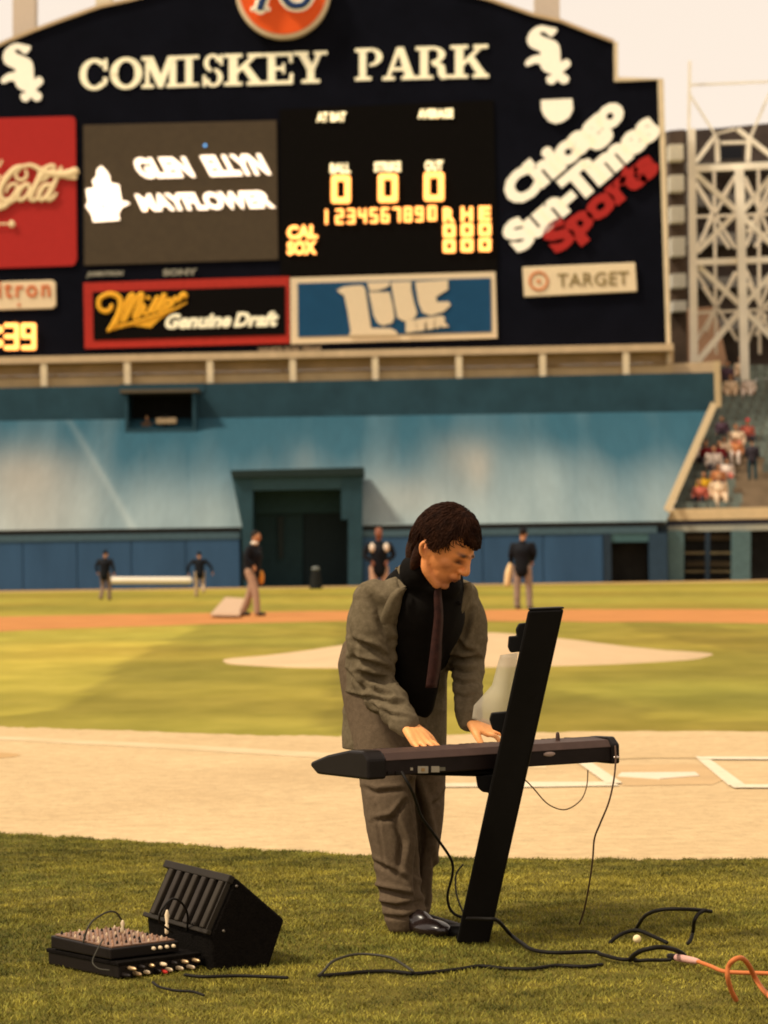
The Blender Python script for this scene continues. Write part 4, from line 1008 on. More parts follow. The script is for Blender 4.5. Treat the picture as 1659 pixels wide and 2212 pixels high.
# ---- spectators in the outfield seats
def cm(name, c): return mat(name, c, 0.8, var=0.08, scale=6)
cols = {'white': cm('shirt_white', (0.78, 0.64, 0.54)), 'red': cm('shirt_red', (0.20, 0.018, 0.02)), 'cream': cm('shirt_cream', (0.74, 0.54, 0.36)), 'navy': cm('shirt_navy', (0.035, 0.028, 0.035)),
        'coral': cm('shirt_coral', (0.50, 0.12, 0.08)), 'brightred': cm('hat_red', (0.60, 0.05, 0.06)), 'yellow': cm('shirt_yellow', (0.66, 0.36, 0.02)), 'teal': cm('trouser_teal', (0.015, 0.055, 0.07)), 'purple': cm('shirt_purple', (0.09, 0.05, 0.07)), 'orange': cm('shirt_orange', (0.52, 0.20, 0.08))}
BRH = cm('brown_hair', (0.11, 0.045, 0.02))
def stand_at(px, py, dz=0.0):
    """seat position in the stand whose upper body shows at photo pixel px,py"""
    best = None
    for i in range(nrow + 1):
        y, z = row_yz(i); q = W(px, py, y + 0.35)
        e = abs(q.z - (z + 0.40 + 0.42 + dz))
        if best is None or e < best[0]: best = (e, Vector((q.x, y + 0.28, z)))
    return best[1]
GRP = 'spectators in the outfield seats'
spec = [
 (1498, 984, 'white', 'spectator in pinkish white shirt seated right beside the raked tan rail', 'navy', BRH, None, 1.9),
 (1524, 982, 'red', 'spectator in dark red top with pale face next to the white shirt by the rail', 'navy', BRH, None, 1.8),
 (1551, 980, 'red', 'brown haired spectator in dark red top, the one farther from the raked rail', 'navy', HAIRD, None, 1.8),
 (1541, 1010, 'white', 'spectator bent forward in a broad bright white shirt below the two dark red tops', 'navy', BRH, None, 1.9),
 (1569, 1018, 'white', 'smaller white clad spectator at the right shoulder of the broad white shirt', 'coral', HAIRD, None, 1.6),
 (1592, 952, 'cream', 'spectator in cream top seated just left of the bright red hat', 'coral', BRH, None, 1.9),
 (1612, 935, 'coral', 'spectator in bright red hat at the top of the group near the aisle', 'navy', BRH, 'brightred', 1.8),
 (1567, 968, 'cream', 'spectator in pale plaid top between the dark red tops and the cream top', 'navy', BRH, None, 1.6),
 (1591, 977, 'orange', 'spectator in rusty top with white lap below the cream top', 'white', BRH, None, 1.6),
 (1521, 1048, 'yellow', 'spectator in bright yellow top in the lower rows', 'navy', BRH, None, 1.7),
 (1551, 1042, 'orange', 'spectator in orange brown top next to the yellow top', 'navy', BRH, None, 1.7),
 (1513, 1073, 'coral', 'spectator in coral top in the lowest row near the ledge', 'navy', BRH, None, 1.7),
 (1551, 1076, 'cream', 'spectator in peach cream top in the lowest row right of the coral top', 'cream', cm('sandy_hair2', (0.3, 0.16, 0.07)), None, 2.0),
 (1569, 812, 'purple', 'spectator in purple top high up beside the rail post', 'navy', HAIRD, None, 1.9),
 (1617, 842, 'white', 'lone spectator in white high up under the steel tower', 'white', BRH, None, 1.8),
 (1578, 846, 'cream', 'spectator in cream high up left of the one in white', 'cream', BRH, None, 1.8),
 (1602, 806, 'cream', 'spectator in pale top in the highest row at the foot of the steel tower', 'cream', BRH, None, 1.8),
 (1560, 930, 'purple', 'spectator in dusky top sitting alone between the rail and the red hat', 'navy', HAIRD, None, 1.6),
]
for x, y, c, lb, tr, hm, hat, hh in spec:
    q = stand_at(x, y); person(q, yaw_to(rsx.uniform(-.5, .2), -1), hh * 1.25, lb, cols[c], cols[tr] if tr in cols else DTROU, SKIN, hm, lean=0.25, seated=True, vox=0.035, group=GRP, cap=cols[hat] if hat else None)
# the one standing in dark clothes by the aisle
i0 = 5; yq, zq = row_yz(i0)
person(Vector((W(1627, 1000, yq).x, yq + 0.3, zq)), yaw_to(0.2, 1), 2.0, 'tall spectator in dark clothes and teal trousers standing beside the aisle', cols['navy'], cols['teal'], hairm=HAIRD, vox=0.035, group=GRP)
# ================================================================== KEYBOARD, STAND
u = Vector((0.843, 0.537, 0)).normalized(); v = Vector((-u.y, u.x, 0)); up = Vector((0, 0, 1))
K0 = Vector((-0.041, 8.40, 0)) + u * 0.012
KL = 0.915
kbe = empty('keyboard', K0 + u * 0.5 + Vector((0, 0, 0.565)), 'slim dark electronic keyboard lying across the black stand, its back to the camera', 'keyboard')
def KP(a, b, z): return K0 + u * a + v * b + up * z
CASE = mat('keyboard_case', (0.015, 0.0095, 0.0085), 0.45, var=0.2, scale=12, bump=0.05)
CASET = mat('keyboard_top', (0.070, 0.042, 0.034), 0.5, var=0.2, scale=10)
PLAST = mat('black_plastic', (0.012, 0.009, 0.008), 0.35, var=0.15)
# cross section (depth b, height z) swept along u; thicker at the rear, thin lip at the player's side
sec = [(0.0, 0.572), (0.0, 0.622), (0.014, 0.640), (0.10, 0.646), (0.135, 0.628), (0.30, 0.610), (0.315, 0.585), (0.30, 0.570)]
def sweep(sec, a0, a1): return prism_vf([KP(a0, b, z) for b, z in sec], [KP(a1, b, z) for b, z in sec])
solid('case', [sweep(sec, 0.0, KL)], CASE, kbe, bevel=0.004)
solid('rear_ledge', [sweep([(-0.004, 0.620), (0.012, 0.643), (0.10, 0.650), (0.10, 0.645), (0.012, 0.636), (0.0, 0.618)], 0.03, KL - 0.01)], CASET, kbe, bevel=0.002)
ce = [(-0.008, 0.564), (-0.008, 0.628), (0.02, 0.652), (0.11, 0.650), (0.24, 0.628), (0.335, 0.602), (0.345, 0.590), (0.30, 0.564)]
solid('end_cheek', [sweep(ce, -0.040, 0.028)], PLAST, kbe, bevel=0.008)
solid('end_cheek', [sweep(ce, KL - 0.012, KL + 0.022)], PLAST, kbe, bevel=0.006)
WK = mat('white_key', (0.70, 0.66, 0.58), 0.3, var=0.03)
wk = [sweep([(0.15, 0.618), (0.15, 0.632), (0.298, 0.626), (0.300, 0.612)], 0.045 + i * 0.0236, 0.045 + i * 0.0236 + 0.0222) for i in range(37)]
o = solid('white_keys', wk, WK, kbe, recalc=False); o['kind'] = 'stuff'
bk = [sweep([(0.15, 0.628), (0.155, 0.643), (0.235, 0.640), (0.245, 0.622)], 0.045 + (i + 1) * 0.0236 - 0.006, 0.045 + (i + 1) * 0.0236 + 0.005) for i in range(36) if i % 7 not in (2, 6)]
o = solid('black_keys', bk, PLAST, kbe, recalc=False); o['kind'] = 'stuff'
# back panel: sockets, label plates, a maker's badge
PL = mat('label_grey', (0.36, 0.31, 0.23), 0.5, var=0.1); BADGE = mat('badge_pink', (0.34, 0.24, 0.20), 0.5, var=0.1)
def on_back(px, py):
    d = ray(px, py); n_ = v; t = (K0 - CAMLOC).dot(n_) / d.dot(n_); return CAMLOC + d * t
def backplate(nm, x0, y0, x1, y1, m, th=0.003, sl=0):
    c = [on_back(x0, y0), on_back(x1, y0 + sl), on_back(x1, y1 + sl), on_back(x0, y1)]
    solid(nm, [prism_vf([p - v * th for p in c], [p + v * 0.001 for p in c])], m, kbe)
backplate('label_plate', 902, 1655, 924, 1670, PL); backplate('socket', 909, 1659, 916, 1666, TAND, 0.005)
backplate('label_plate', 931, 1655, 948, 1668, PL); backplate('label_plate', 948, 1657, 961, 1665, mat('label_dim', (0.14, 0.125, 0.09), 0.5))
backplate('label_plate', 886, 1658, 891, 1664, PL)
for i in range(4): backplate('socket', 800 + i * 18, 1666, 808 + i * 18, 1673, PLAST, 0.004)
bc = on_back(1186, 1629)
solid('badge', [ell_vf(bc - v * 0.001, (0.024, 0.004, 0.008), Matrix((u, v, up)).transposed(), 20, 8)], BADGE, kbe, True)
solid('knob', [tube_vf([KP(0.735, 0.06, 0.645), KP(0.735, 0.06, 0.668)], [0.008, 0.006], 10, 1)], CASET, kbe, True)
solid('end_plug', [ell_vf(KP(KL + 0.005, -0.008, 0.585), (0.012, 0.008, 0.006), None, 12, 8)], mat('plug_metal', (0.55, 0.45, 0.38), 0.3, metal=0.6), kbe, True)

# column stand
STB = mat('stand_black', (0.0055, 0.0045, 0.0040), 0.5, var=0.2, scale=10, spec=0.1)
st = empty('keyboard_stand', G(1020, 2043), 'black leaning single column keyboard stand with short support arms', 'stand')
def colp(side, t, Yoff=0.0):
    """front corners of the column: side 0 left 1 right, t 0 bottom 1 top"""
    Y = 8.68 - 0.22 * t + Yoff
    xb, yb_ = ((985, 2037), (1055, 2046))[side]; xt, yt = ((1141, 1318), (1219, 1315))[side]
    return W(xb + (xt - xb) * t, yb_ + (yt - yb_) * t, Y)
fr = [colp(0, 0), colp(1, 0), colp(1, 1), colp(0, 1)]
bkv = [p + Vector((0.006 if i in (0, 3) else -0.006, 0.088, 0)) for i, p in enumerate(fr)]
solid('column', [prism_vf(fr, bkv)], STB, st, bevel=0.008)
tp = colp(0, 1) * 0.5 + colp(1, 1) * 0.5
solid('top_cap', [prism_vf([p + up * 0.0 for p in (colp(0, 1), colp(1, 1), colp(1, 1) + Vector((-.006, .086, 0)), colp(0, 1) + Vector((.006, .086, 0)))], [p + up * 0.006 for p in (colp(0, 1), colp(1, 1), colp(1, 1) + Vector((-.006, .086, 0)), colp(0, 1) + Vector((.006, .086, 0)))])], mat('cap_grey', (0.02, 0.018, 0.016), 0.5), st, bevel=0.004)
def sp(name, pts, Y, th=0.05, bev=0.004): o = plate(name, pts, Y, th, STB, st, bevel=bev); return o
sp('folded_arm', [(1146, 1345), (1122, 1347), (1115, 1360), (1117, 1374), (1100, 1375), (1098, 1398), (1103, 1410), (1126, 1408), (1132, 1416), (1150, 1412)], 8.54)
sp('arm_bracket', [(1092, 1538), (1062, 1541), (1058, 1556), (1064, 1576), (1081, 1583), (1087, 1600), (1092, 1606), (1130, 1600), (1140, 1540)], 8.60)
sp('arm_knuckle', [(1028, 1676), (1032, 1702), (1042, 1711), (1056, 1713), (1056, 1725), (1095, 1725), (1100, 1670)], 8.64)
for s_ in (-1, 1):
    a = KP(0.52, -0.02, 0.556); b = KP(0.52 + 0.20 * s_, 0.30, 0.556)
    solid('support_arm', [tube_vf([a, (a + b) / 2, b], 0.014, 10, 1)], STB, st, True)
ft = G(1010, 2040)
for tgt in (G(935, 2022), G(940, 2000) + v * 0.1):
    a = ft + Vector((0, .03, 0.028)); b = Vector((tgt.x, tgt.y, 0.022))
    solid('foot', [tube_vf([a, (a + b) / 2, b], [0.03, 0.024, 0.018], 10, 2)], STB, st, True)
# clear sheet standing behind the column
PAP = bpy.data.materials.new('clear_plastic'); PAP.use_nodes = True; pb = PAP.node_tree.nodes['Principled BSDF']
pb.inputs['Base Color'].default_value = (0.72, 0.64, 0.48, 1); pb.inputs['Roughness'].default_value = 0.35; pb.inputs['Alpha'].default_value = 0.5
g1 = [(1081, 1415), (1072, 1447), (1063, 1480), (1024, 1524), (1020, 1552)]; g2 = [(1118, 1410), (1110, 1470), (1104, 1520), (1096, 1560), (1085, 1575)]
V = []; nr = 14
lp_ = lambda g: [(g[i][0] + (g[i + 1][0] - g[i][0]) * t / 4, g[i][1] + (g[i + 1][1] - g[i][1]) * t / 4) for i in range(len(g) - 1) for t in range(4)] + [g[-1]]
q1, q2 = lp_(g1), lp_(g2)
for k, (a, b) in enumerate(zip(q1, q2)):
    for j in range(6):
        t = j / 5; Y = 8.86 - 0.012 * math.sin(t * 3.1) + 0.002 * k
        V.append(W(a[0] + (b[0] - a[0]) * t, a[1] + (b[1] - a[1]) * t, Y))
Fc = [(k * 6 + j, k * 6 + j + 1, (k + 1) * 6 + j + 1, (k + 1) * 6 + j) for k in range(len(q1) - 1) for j in range(5)]
shp = link('page_protector', mesh(V, Fc), PAP, None, True); s = shp.modifiers.new('s', 'SOLIDIFY'); s.thickness = 0.0015
tag(shp, 'curled clear plastic page sleeve standing behind the black column', 'page sleeve')

# ================================================================== THE KEYBOARD PLAYER
DY = 0.10
f = Vector((0.53, -0.85, 0)).normalized(); l = Vector((0.85, 0.53, 0)).normalized()
man = empty('person', G(885, 2010), 'dark haired man in an oversized grey suit bending down to play the keyboard', 'person')
TWEED = mat('grey_tweed', (0.105, 0.080, 0.046), 0.95, scale=60, bump=0.2, bscale=260, col2=(0.160, 0.122, 0.074), spec=0.05)
LINING = mat('black_shirt', (0.0075, 0.006, 0.005), 0.85, var=0.25, scale=12, bump=0.1, spec=0.05)
TROU = mat('suit_trouser', (0.098, 0.068, 0.042), 0.95, scale=60, bump=0.2, bscale=240, col2=(0.142, 0.099, 0.062), spec=0.05)
MSK = mat('face_skin', (1, 1, 1), 0.5, var=0.03, scale=60, bump=0.08, bscale=160, attr='tone', spec=0.3)
MHAIR = mat('brown_black_hair', (0.013, 0.005, 0.003), 0.6, scale=40, col2=(0.036, 0.013, 0.006), bump=0.3, bscale=120, spec=0.05)
def S3(x, y, z): return Vector((x, y + DY, z))
shR, shL = W(796, 1304, 8.80 + DY), W(1000, 1298, 9.02 + DY)
elR, wrR = W(806, 1472, 8.84 + DY), W(880, 1566, 8.70 + DY)
elL, wrL = W(1012, 1432, 9.02 + DY), W(1014, 1557, 8.90 + DY)
neckb = S3(.155, 8.81, 1.185); HC = W(962, 1181, 8.70 + DY)
hipc = S3(.03, 9.14, 0.86)
g = Vector((.63, -.44, -.64)).normalized(); hu = Vector((.53, -.37, .77)); hu = (hu - g * hu.dot(g)).normalized(); hr = g.cross(hu).normalized()  # right side
HB = Matrix((-hr, g, hu)).transposed()       # local x=left y=forward z=up
def HP(x, y, z): return HC + HB @ Vector((x, y, z))
# ---------- head and body in one skin
vf = [ell_vf(HC, (.076, .098, .112), HB, 40, 28), ell_vf(HP(0, -.022, .012), (.079, .084, .098), HB, 32, 20),
      ell_vf(HP(0, .035, -.055), (.055, .055, .06), HB, 28, 18)]
vf += [ell_vf(HP(0, .072, -.100), (.024, .018, .015), HB, 16, 10)]
for s_ in (-1, 1):
    vf.append(tube_vf([HP(s_ * .066, -.005, -.045), HP(s_ * .060, .02, -.078), HP(s_ * .030, .066, -.104)], [.014, .017, .015], 12, 4))
    vf.append(ell_vf(HP(s_ * .045, .053, -.016), (.022, .025, .024), HB, 16, 10))
    vf.append(ell_vf(HP(s_ * .027, .081, .029), (.020, .013, .008), HB, 16, 10))      # brow
    vf.append(ell_vf(HP(s_ * .011, .103, -.022), (.009, .011, .008), HB, 12, 8))
    # ear: rim and lobe
    vf.append(tube_vf([HP(s_ * .077, .006, .004), HP(s_ * .090, -.014, .012), HP(s_ * .094, -.028, -.012), HP(s_ * .086, -.018, -.036), HP(s_ * .074, .0, -.048)], [.006, .007, .007, .007, .007], 10, 5))
    vf.append(ell_vf(HP(s_ * .074, -.006, -.018), (.006, .018, .024), HB, 12, 10))
vf.append(tube_vf([HP(0, .094, .030), HP(0, .104, .008), HP(0, .1165, -.015), HP(0, .106, -.025)], [.009, .0095, .0115, .008], 12, 5))
vf.append(ell_vf(HP(0, .088, -.050), (.027, .017, .018), HB, 16, 10))
vf.append(ell_vf(HP(0, .098, -.054), (.023, .010, .0045), HB, 16, 8)); vf.append(ell_vf(HP(0, .095, -.064), (.019, .008, .0050), HB, 16, 8))
vf.append(tube_vf([HP(0, -.018, -.05), HP(0, -.022, -.10), neckb + Vector((.0, .01, -.03))], [.050, .046, .050], 20, 5))
# torso, limbs
vf.append(tube_vf([neckb, S3(.105, 8.92, 1.08), S3(.07, 9.04, .97), hipc], [.09, .14, .135, .13], 20, 5, flat=(1.0, 1.0)))
vf.append(tube_vf([shR + l * .04, shL - l * .04], [.05, .05], 12, 3))
vf.append(tube_vf([shR + l * .03 - up * .02, elR, wrR], [.040, .032, .024], 14, 6)); vf.append(tube_vf([shL - l * .03 - up * .02, elL, wrL], [.040, .032, .024], 14, 6))
hR, hL = hipc - l * .085, hipc + l * .085
knR, anR = W(845, 1765, 9.02), W(872, 1975, 8.99); knL, anL = W(908, 1760, 9.22), W(880, 1968, 9.20)
vf.append(tube_vf([hR, knR, anR], [.07, .038, .032], 14, 6)); vf.append(tube_vf([hL, knL, anL], [.07, .038, .032], 14, 6))
def hand(wr, fwd, side, upn, spread, curl, tz):
    """palm and five separate bent fingers; side points to the thumb; returns closed shapes rooted in the palm"""
    out = []
    kn = []
    for i, (o_, L_, r_) in enumerate(((.030, .078, .0085), (.010, .088, .0088), (-.010, .082, .0083), (-.029, .064, .0076))):
        k = wr + fwd * .088 + side * o_ + upn * (.004 - abs(o_ - .005) * .25)
        out.append(tube_vf([wr + fwd * .012 + side * o_ * .55, wr + fwd * .05 + side * o_ * .85 + upn * .002, k], [.0155, .0155, .0125], 10, 3))
        d = (fwd + side * spread[i]).normalized()
        p1 = k + d * L_ * .42 + upn * .006; 
        d2 = (d - upn * curl).normalized(); p2 = p1 + d2 * L_ * .34
        d3 = (d - upn * curl * 2.3).normalized(); p3 = p2 + d3 * L_ * .28
        out.append(tube_vf([k, p1, p2, p3], [r_ * 1.15, r_, r_ * .92, r_ * .8], 10, 4))
    t0 = wr + fwd * .022 + side * .022; t1 = wr + fwd * .058 + side * .052 - upn * .010; t2 = t1 + (fwd * .9 + side * .45 - upn * .45).normalized() * .033; t3 = t2 + (fwd * 1.0 + side * .1 - upn * .6).normalized() * .027
    out.append(tube_vf([t0, t1, t2, t3], [.017, .0135, .0105, .009], 10, 4))
    return out
fwR = (f * .82 - up * .58 + l * .10).normalized(); upR = (up * .82 + f * .55).normalized(); upR = (upR - fwR * upR.dot(fwR)).normalized(); sdR = l - fwR * l.dot(fwR); sdR.normalize()
vf += hand(wrR, fwR, sdR, upR, (.30, .12, -.06, -.26), .45, .62)
fwL = (f * .78 - up * .36 + l * .50).normalized(); upL = (up * .9 + f * .3); upL = (upL - fwL * upL.dot(fwL)).normalized(); sdL = (-l) - fwL * (-l).dot(fwL); sdL.normalize()
vf += hand(wrL + f * .0, fwL, sdL, upL, (.22, .05, -.10, -.28), .55, .62)
me = blob(vf, 0.0042, 2, 0.5)
P = get_v(me); Nn = get_n(me)
HBi = np.array(HB.inverted()); Q = (P - np.array(HC)) @ HBi.T           # head-local coordinates
def push(c, r, amt, direction=None):
    global P
    d = np.linalg.norm((Q - np.array(c)) / np.array(r), axis=1); w = np.exp(-d * d * 1.6) * amt
    P = P + (np.array(HB @ Vector(direction)) if direction is not None else Nn) * w[:, None]
for s_ in (-1, 1):
    push((s_ * .030, .093, .006), (.017, .02, .010), -.0075)
    push((s_ * .022, .10, -.036), (.010, .012, .012), -.003)
    push((s_ * .010, .114, -.036), (.004, .006, .004), -.004)
push((0, .108, -.0592), (.021, .012, .0028), -.0045)
push((0, .100, -.078), (.018, .014, .007), -.003)
set_v(me, P)
# skin tones, with some shade painted in at eyes and mouth
base = np.tile(np.array([0.82, 0.30, 0.095]), (len(P), 1))
def tint(c, r, colr, a):
    global base
    d = np.linalg.norm((Q - np.array(c)) / np.array(r), axis=1); w = (np.exp(-(d ** 2.6)) * a)[:, None]; base = base * (1 - w) + np.array(colr) * w
n1 = wnoise(Q, 60, 3); base = base * (1 + 0.04 * n1[:, None])
for s_ in (-1, 1):
    tint((s_ * .048, .066, -.022), (.024, .03, .022), (0.56, 0.20, 0.09), .5)
    tint((s_ * .031, .095, .009), (.019, .03, .0085), (0.14, 0.034, 0.018), .85)     # lids and lashes of downcast eyes, plus painted eye-socket shade
    tint((s_ * .031, .098, .002), (.018, .03, .0038), (0.012, 0.006, 0.005), 1.0)
    tint((s_ * .010, .112, -.034), (.006, .008, .004), (0.12, 0.03, 0.02), .8)
    tint((s_ * .082, -.016, .0), (.02, .02, .03), (0.60, 0.24, 0.12), .5)
tint((0, .10, -.0592), (.030, .03, .013), (0.22, 0.05, 0.035), .9)  # lip colour, widened to paint in the shade above the mouth
tint((0, .108, -.0592), (.022, .02, .0022), (0.06, 0.015, 0.01), .8)
for s_ in (-1, 1): tint((s_ * .029, .095, .033), (.026, .03, .0062), (0.03, 0.011, 0.006), 1.0)
tint((0, .07, -.088), (.055, .06, .03), (0.38, 0.13, 0.06), .6)
tint((0, .085, -.10), (.035, .04, .02), (0.30, 0.12, 0.065), .4)
hz_ = P[:, 2] < 0.80
base[hz_] = base[hz_] * np.array([1.05, 1.25, 1.35])
set_attr(me, 'tone', base)
link('body', me, MSK, man, True)
# ---------- hair
nu, nv = 120, 80; V = []; rs = np.random.RandomState(2)
azk = [0, .28, .50, .66, .86, 1.02, 1.2, 1.36, 1.50, 1.66, 1.92, 2.12, 2.4, 3.15]
zk = [.50, .45, .54, .70, .60, .36, .08, -.04, .06, .14, .10, -.50, -.98, -1.1]
for j in range(nv + 1):
    th_ = math.pi * j / nv - math.pi / 2
    for i in range(nu):
        w = 2 * math.pi * i / nu; x, y, z = math.cos(th_) * math.sin(w), math.cos(th_) * math.cos(w), math.sin(th_)
        az = abs(math.atan2(x, y)); zl = float(np.interp(az, azk, zk)) + 0.04 * math.sin(17 * w) + 0.03 * math.sin(31 * w + 1)
        m_ = float(sstep(-0.03, 0.10, z - zl))
        strand = 0.5 + 0.5 * noise.noise(Vector((x * 9 + 3, y * 3, z * 3))) + 0.25 * noise.noise(Vector((x * 26, y * 7, z * 6)))
        th2 = 0.009 + 0.011 * max(0, z) + 0.0045 * strand + (0.007 if (az < .6 and z < .75) else 0) * sstep(.9, .4, np.array(z)) + 0.004 * rs.rand()
        k = (-0.012) * (1 - m_) + th2 * m_
        yo = -.012
        V.append(HP(x * (.078 + k), y * (.096 + k) + yo * (1 if y < 0 else .6), z * (.112 + k) + (.004 if z > 0 else 0)))
Fc = [(j * nu + i, j * nu + (i + 1) % nu, (j + 1) * nu + (i + 1) % nu, (j + 1) * nu + i) for j in range(nv) for i in range(nu)]
hv, hf = V, Fc
nape = tube_vf([HP(0, -.062, .0), HP(0, -.066, -.05), HP(0, -.060, -.09), HP(0, -.058, -.12)], [.056, .056, .050, .034], 24, 5, flat=(1.0, 1.0))
nape2 = tube_vf([HP(-.052, -.045, .0), HP(-.058, -.036, -.045), HP(-.060, -.028, -.085), HP(-.056, -.024, -.115)], [.024, .024, .019, .010], 16, 5)
nape3 = tube_vf([HP(.045, -.055, -.02), HP(.046, -.050, -.07), HP(.038, -.048, -.110)], [.022, .022, .012], 16, 5)
# individual locks lying over the shell
locks = []
for k in range(2600):
    az = rs.uniform(-math.pi, math.pi); z0_ = rs.uniform(.1, .98)
    a_ = abs(az); zl = float(np.interp(a_, azk, zk)); 
    if z0_ < zl + .05: continue
    pts = []
    L_ = rs.uniform(.18, .42); dz = -1 if a_ > .5 else -.6
    zz = math.asin(min(z0_, .98)); drift = rs.uniform(-.25, .25) + (0.35 if a_ < 1 else 0)
    for q in range(5):
        tq = q / 4; th_ = max(zz + dz * L_ * tq * 1.6, math.asin(max(zl + .0, -.99))); w = az + drift * tq
        x, y, z = math.cos(th_) * math.sin(w), math.cos(th_) * math.cos(w), math.sin(th_); kk = .016 + .012 * max(z, 0) + .003 * math.sin(3.1 * tq) + rs.rand() * .005
        pts.append(HP(x * (.078 + kk), y * (.096 + kk) - .012, z * (.112 + kk)))
    locks.append(tube_vf(pts, [.0006, .0012, .0013, .0010, .0003], 4, 2, cap=False))
solid('hair', [(hv, hf), nape, nape2, nape3] + locks, MHAIR, man, True, recalc=False)

# ---------- shirt, tie
vf = [tube_vf([HP(0, -.018, -.118), HP(0, -.030, -.135), neckb + Vector((0, .01, .0)), S3(.118, 8.88, 1.09), S3(.085, 9.0, .99), S3(.05, 9.1, .88), S3(.035, 9.14, .80)], [.056, .072, .105, .150, .150, .145, .14], 28, 5)]
vf.append(tube_vf([shR + l * .07 - up * .02, shL - l * .07 - up * .02], [.06, .06], 14, 3))
# loose shirt front hanging under the chest
vf.append(tube_vf([W(915, 1290, 8.82 + DY), W(903, 1370, 8.84 + DY), W(900, 1450, 8.90 + DY), W(900, 1530, 8.98 + DY)], [.075, .085, .078, .06], 18, 5, flat=(1, .75)))
vf.append(ell_vf(neckb + up * -.030 + f * .040, (.078, .078, .055)))
me = blob(vf, .008, 8); P = get_v(me); Nn = get_n(me); P = P + Nn * (0.004 * wnoise(P * np.array([1, 1, .4]), 22, 2))[:, None]; set_v(me, P)
link('shirt', me, LINING, man, True)
TIE = mat('maroon_tie', (0.020, 0.007, 0.006), 0.6, scale=45, col2=(0.050, 0.018, 0.013))
tie_c = [(946, 1268), (944, 1286), (946, 1330), (942, 1380), (938, 1430), (930, 1485)]; tw_ = [.010, .014, .017, .020, .024, .022]
V = []
tq = catmull([(x, y, w) for (x, y), w in zip(tie_c, tw_)], 5)
for k, (x, y, w) in enumerate(tq):
    Y = 8.80 + DY - .105 + 0.0009 * k; c = W(x, y, Y)
    V += [c - l * w * .9, c - f * -0.006, c + l * w * .9]
Fc = []
for k in range(len(tq) - 1): Fc += [(3 * k, 3 * k + 1, 3 * k + 4, 3 * k + 3), (3 * k + 1, 3 * k + 2, 3 * k + 5, 3 * k + 4)]
to = link('necktie', mesh(V, Fc), TIE, man, True); sm = to.modifiers.new('s', 'SOLIDIFY'); sm.thickness = .006

# ---------- jacket: open coat body + sleeves welded into one cloth skin
rings = [  # z, cx, cy, a(lateral), b(front-back), opening half angle (deg, right side, left side)
 (1.195, .128, 8.855, .092, .078, 46, 44), (1.165, .120, 8.87, .150, .105, 40, 36), (1.13, .108, 8.89, .196, .122, 38, 26), (1.08, .095, 8.925, .206, .142, 38, 11), (1.02, .078, 8.97, .198, .156, 42, 1),
 (.95, .056, 9.02, .186, .162, 42, -3), (.88, .036, 9.06, .178, .160, 36, -4), (.80, .024, 9.09, .172, .158, 28, -4), (.72, .022, 9.10, .172, .155, 22, -2), (.655, .022, 9.10, .174, .155, 22, 3), (.605, .024, 9.10, .176, .155, 20, 2)]
RA = np.array(rings); zz = RA[:, 0][::-1]
def ringat(z): return [float(np.interp(z, zz, RA[::-1, k])) for k in range(1, 7)]
NZ, NA = 60, 90; outer = []; inner = []
zs = np.linspace(1.195, .605, NZ)
for j, z in enumerate(zs):
    cx_, cy_, a_, b_, oR, oL = ringat(z)
    for i in range(NA + 1):
        t = i / NA; ang = R(oR) + (2 * math.pi - R(oR) - R(oL)) * t      # measured from front, going to his right first
        ca, sa = math.cos(ang), math.sin(ang)
        # slightly boxy
        e = 0.86; rx = math.copysign(abs(sa) ** e, sa); ry = math.copysign(abs(ca) ** e, ca)
        zd = z
        edge = min(t, 1 - t)
        zd = z - (0.055 * sstep(.16, 0.0, np.array(edge))) * sstep(.85, .6, np.array(z)) * (1 if t > .5 else .45) + (0.025 * sstep(.3, .5, np.array(edge))) * sstep(.8, .6, np.array(z))
        p = Vector((cx_, cy_ + DY, float(zd))) - l * (rx * a_) + f * (ry * b_)
        n_ = (-l * (sa / a_) + f * (ca / b_)).normalized()
        flare = 0.012 * sstep(.05, 0.0, np.array(edge))
        outer.append(p + n_ * float(flare)); inner.append(p - n_ * (.013 - float(flare)))
K = NA + 1; V = outer + inner; off = len(outer); Fc = []
for j in range(NZ - 1):
    for i in range(NA):
        a0 = j * K + i; Fc.append((a0, a0 + 1, a0 + 1 + K, a0 + K)); Fc.append((off + a0, off + a0 + K, off + a0 + K + 1, off + a0 + 1))
    for i in (0, NA):
        a0 = j * K + i; q = (a0, a0 + K, off + a0 + K, off + a0); Fc.append(q if i == 0 else q[::-1])
for i in range(NA):
    a0 = i; Fc.append((a0, off + a0, off + a0 + 1, a0 + 1)); a0 = (NZ - 1) * K + i; Fc.append((a0, a0 + 1, off + a0 + 1, off + a0))
coat = (V, Fc)
def mid(a, b, t): return a + (b - a) * t
slR = tube_vf([shR + l * .035 + up * .005, mid(shR, elR, .35), mid(shR, elR, .75), elR + f * -.012, mid(elR, wrR, .45), mid(elR, wrR, .97)], [.078, .080, .073, .068, .058, .044], 26, 8)
slL = tube_vf([shL - l * .035 + up * .005, mid(shL, elL, .35), mid(shL, elL, .75), elL + f * -.01, mid(elL, wrL, .45), mid(elL, wrL, .97)], [.076, .074, .066, .060, .053, .044], 26, 8)
pads = [ell_vf(shR + l * .03 + up * .022, (.078, .070, .055), None, 20, 14), ell_vf(shL - l * .03 + up * .022, (.078, .070, .055), None, 20, 14)]
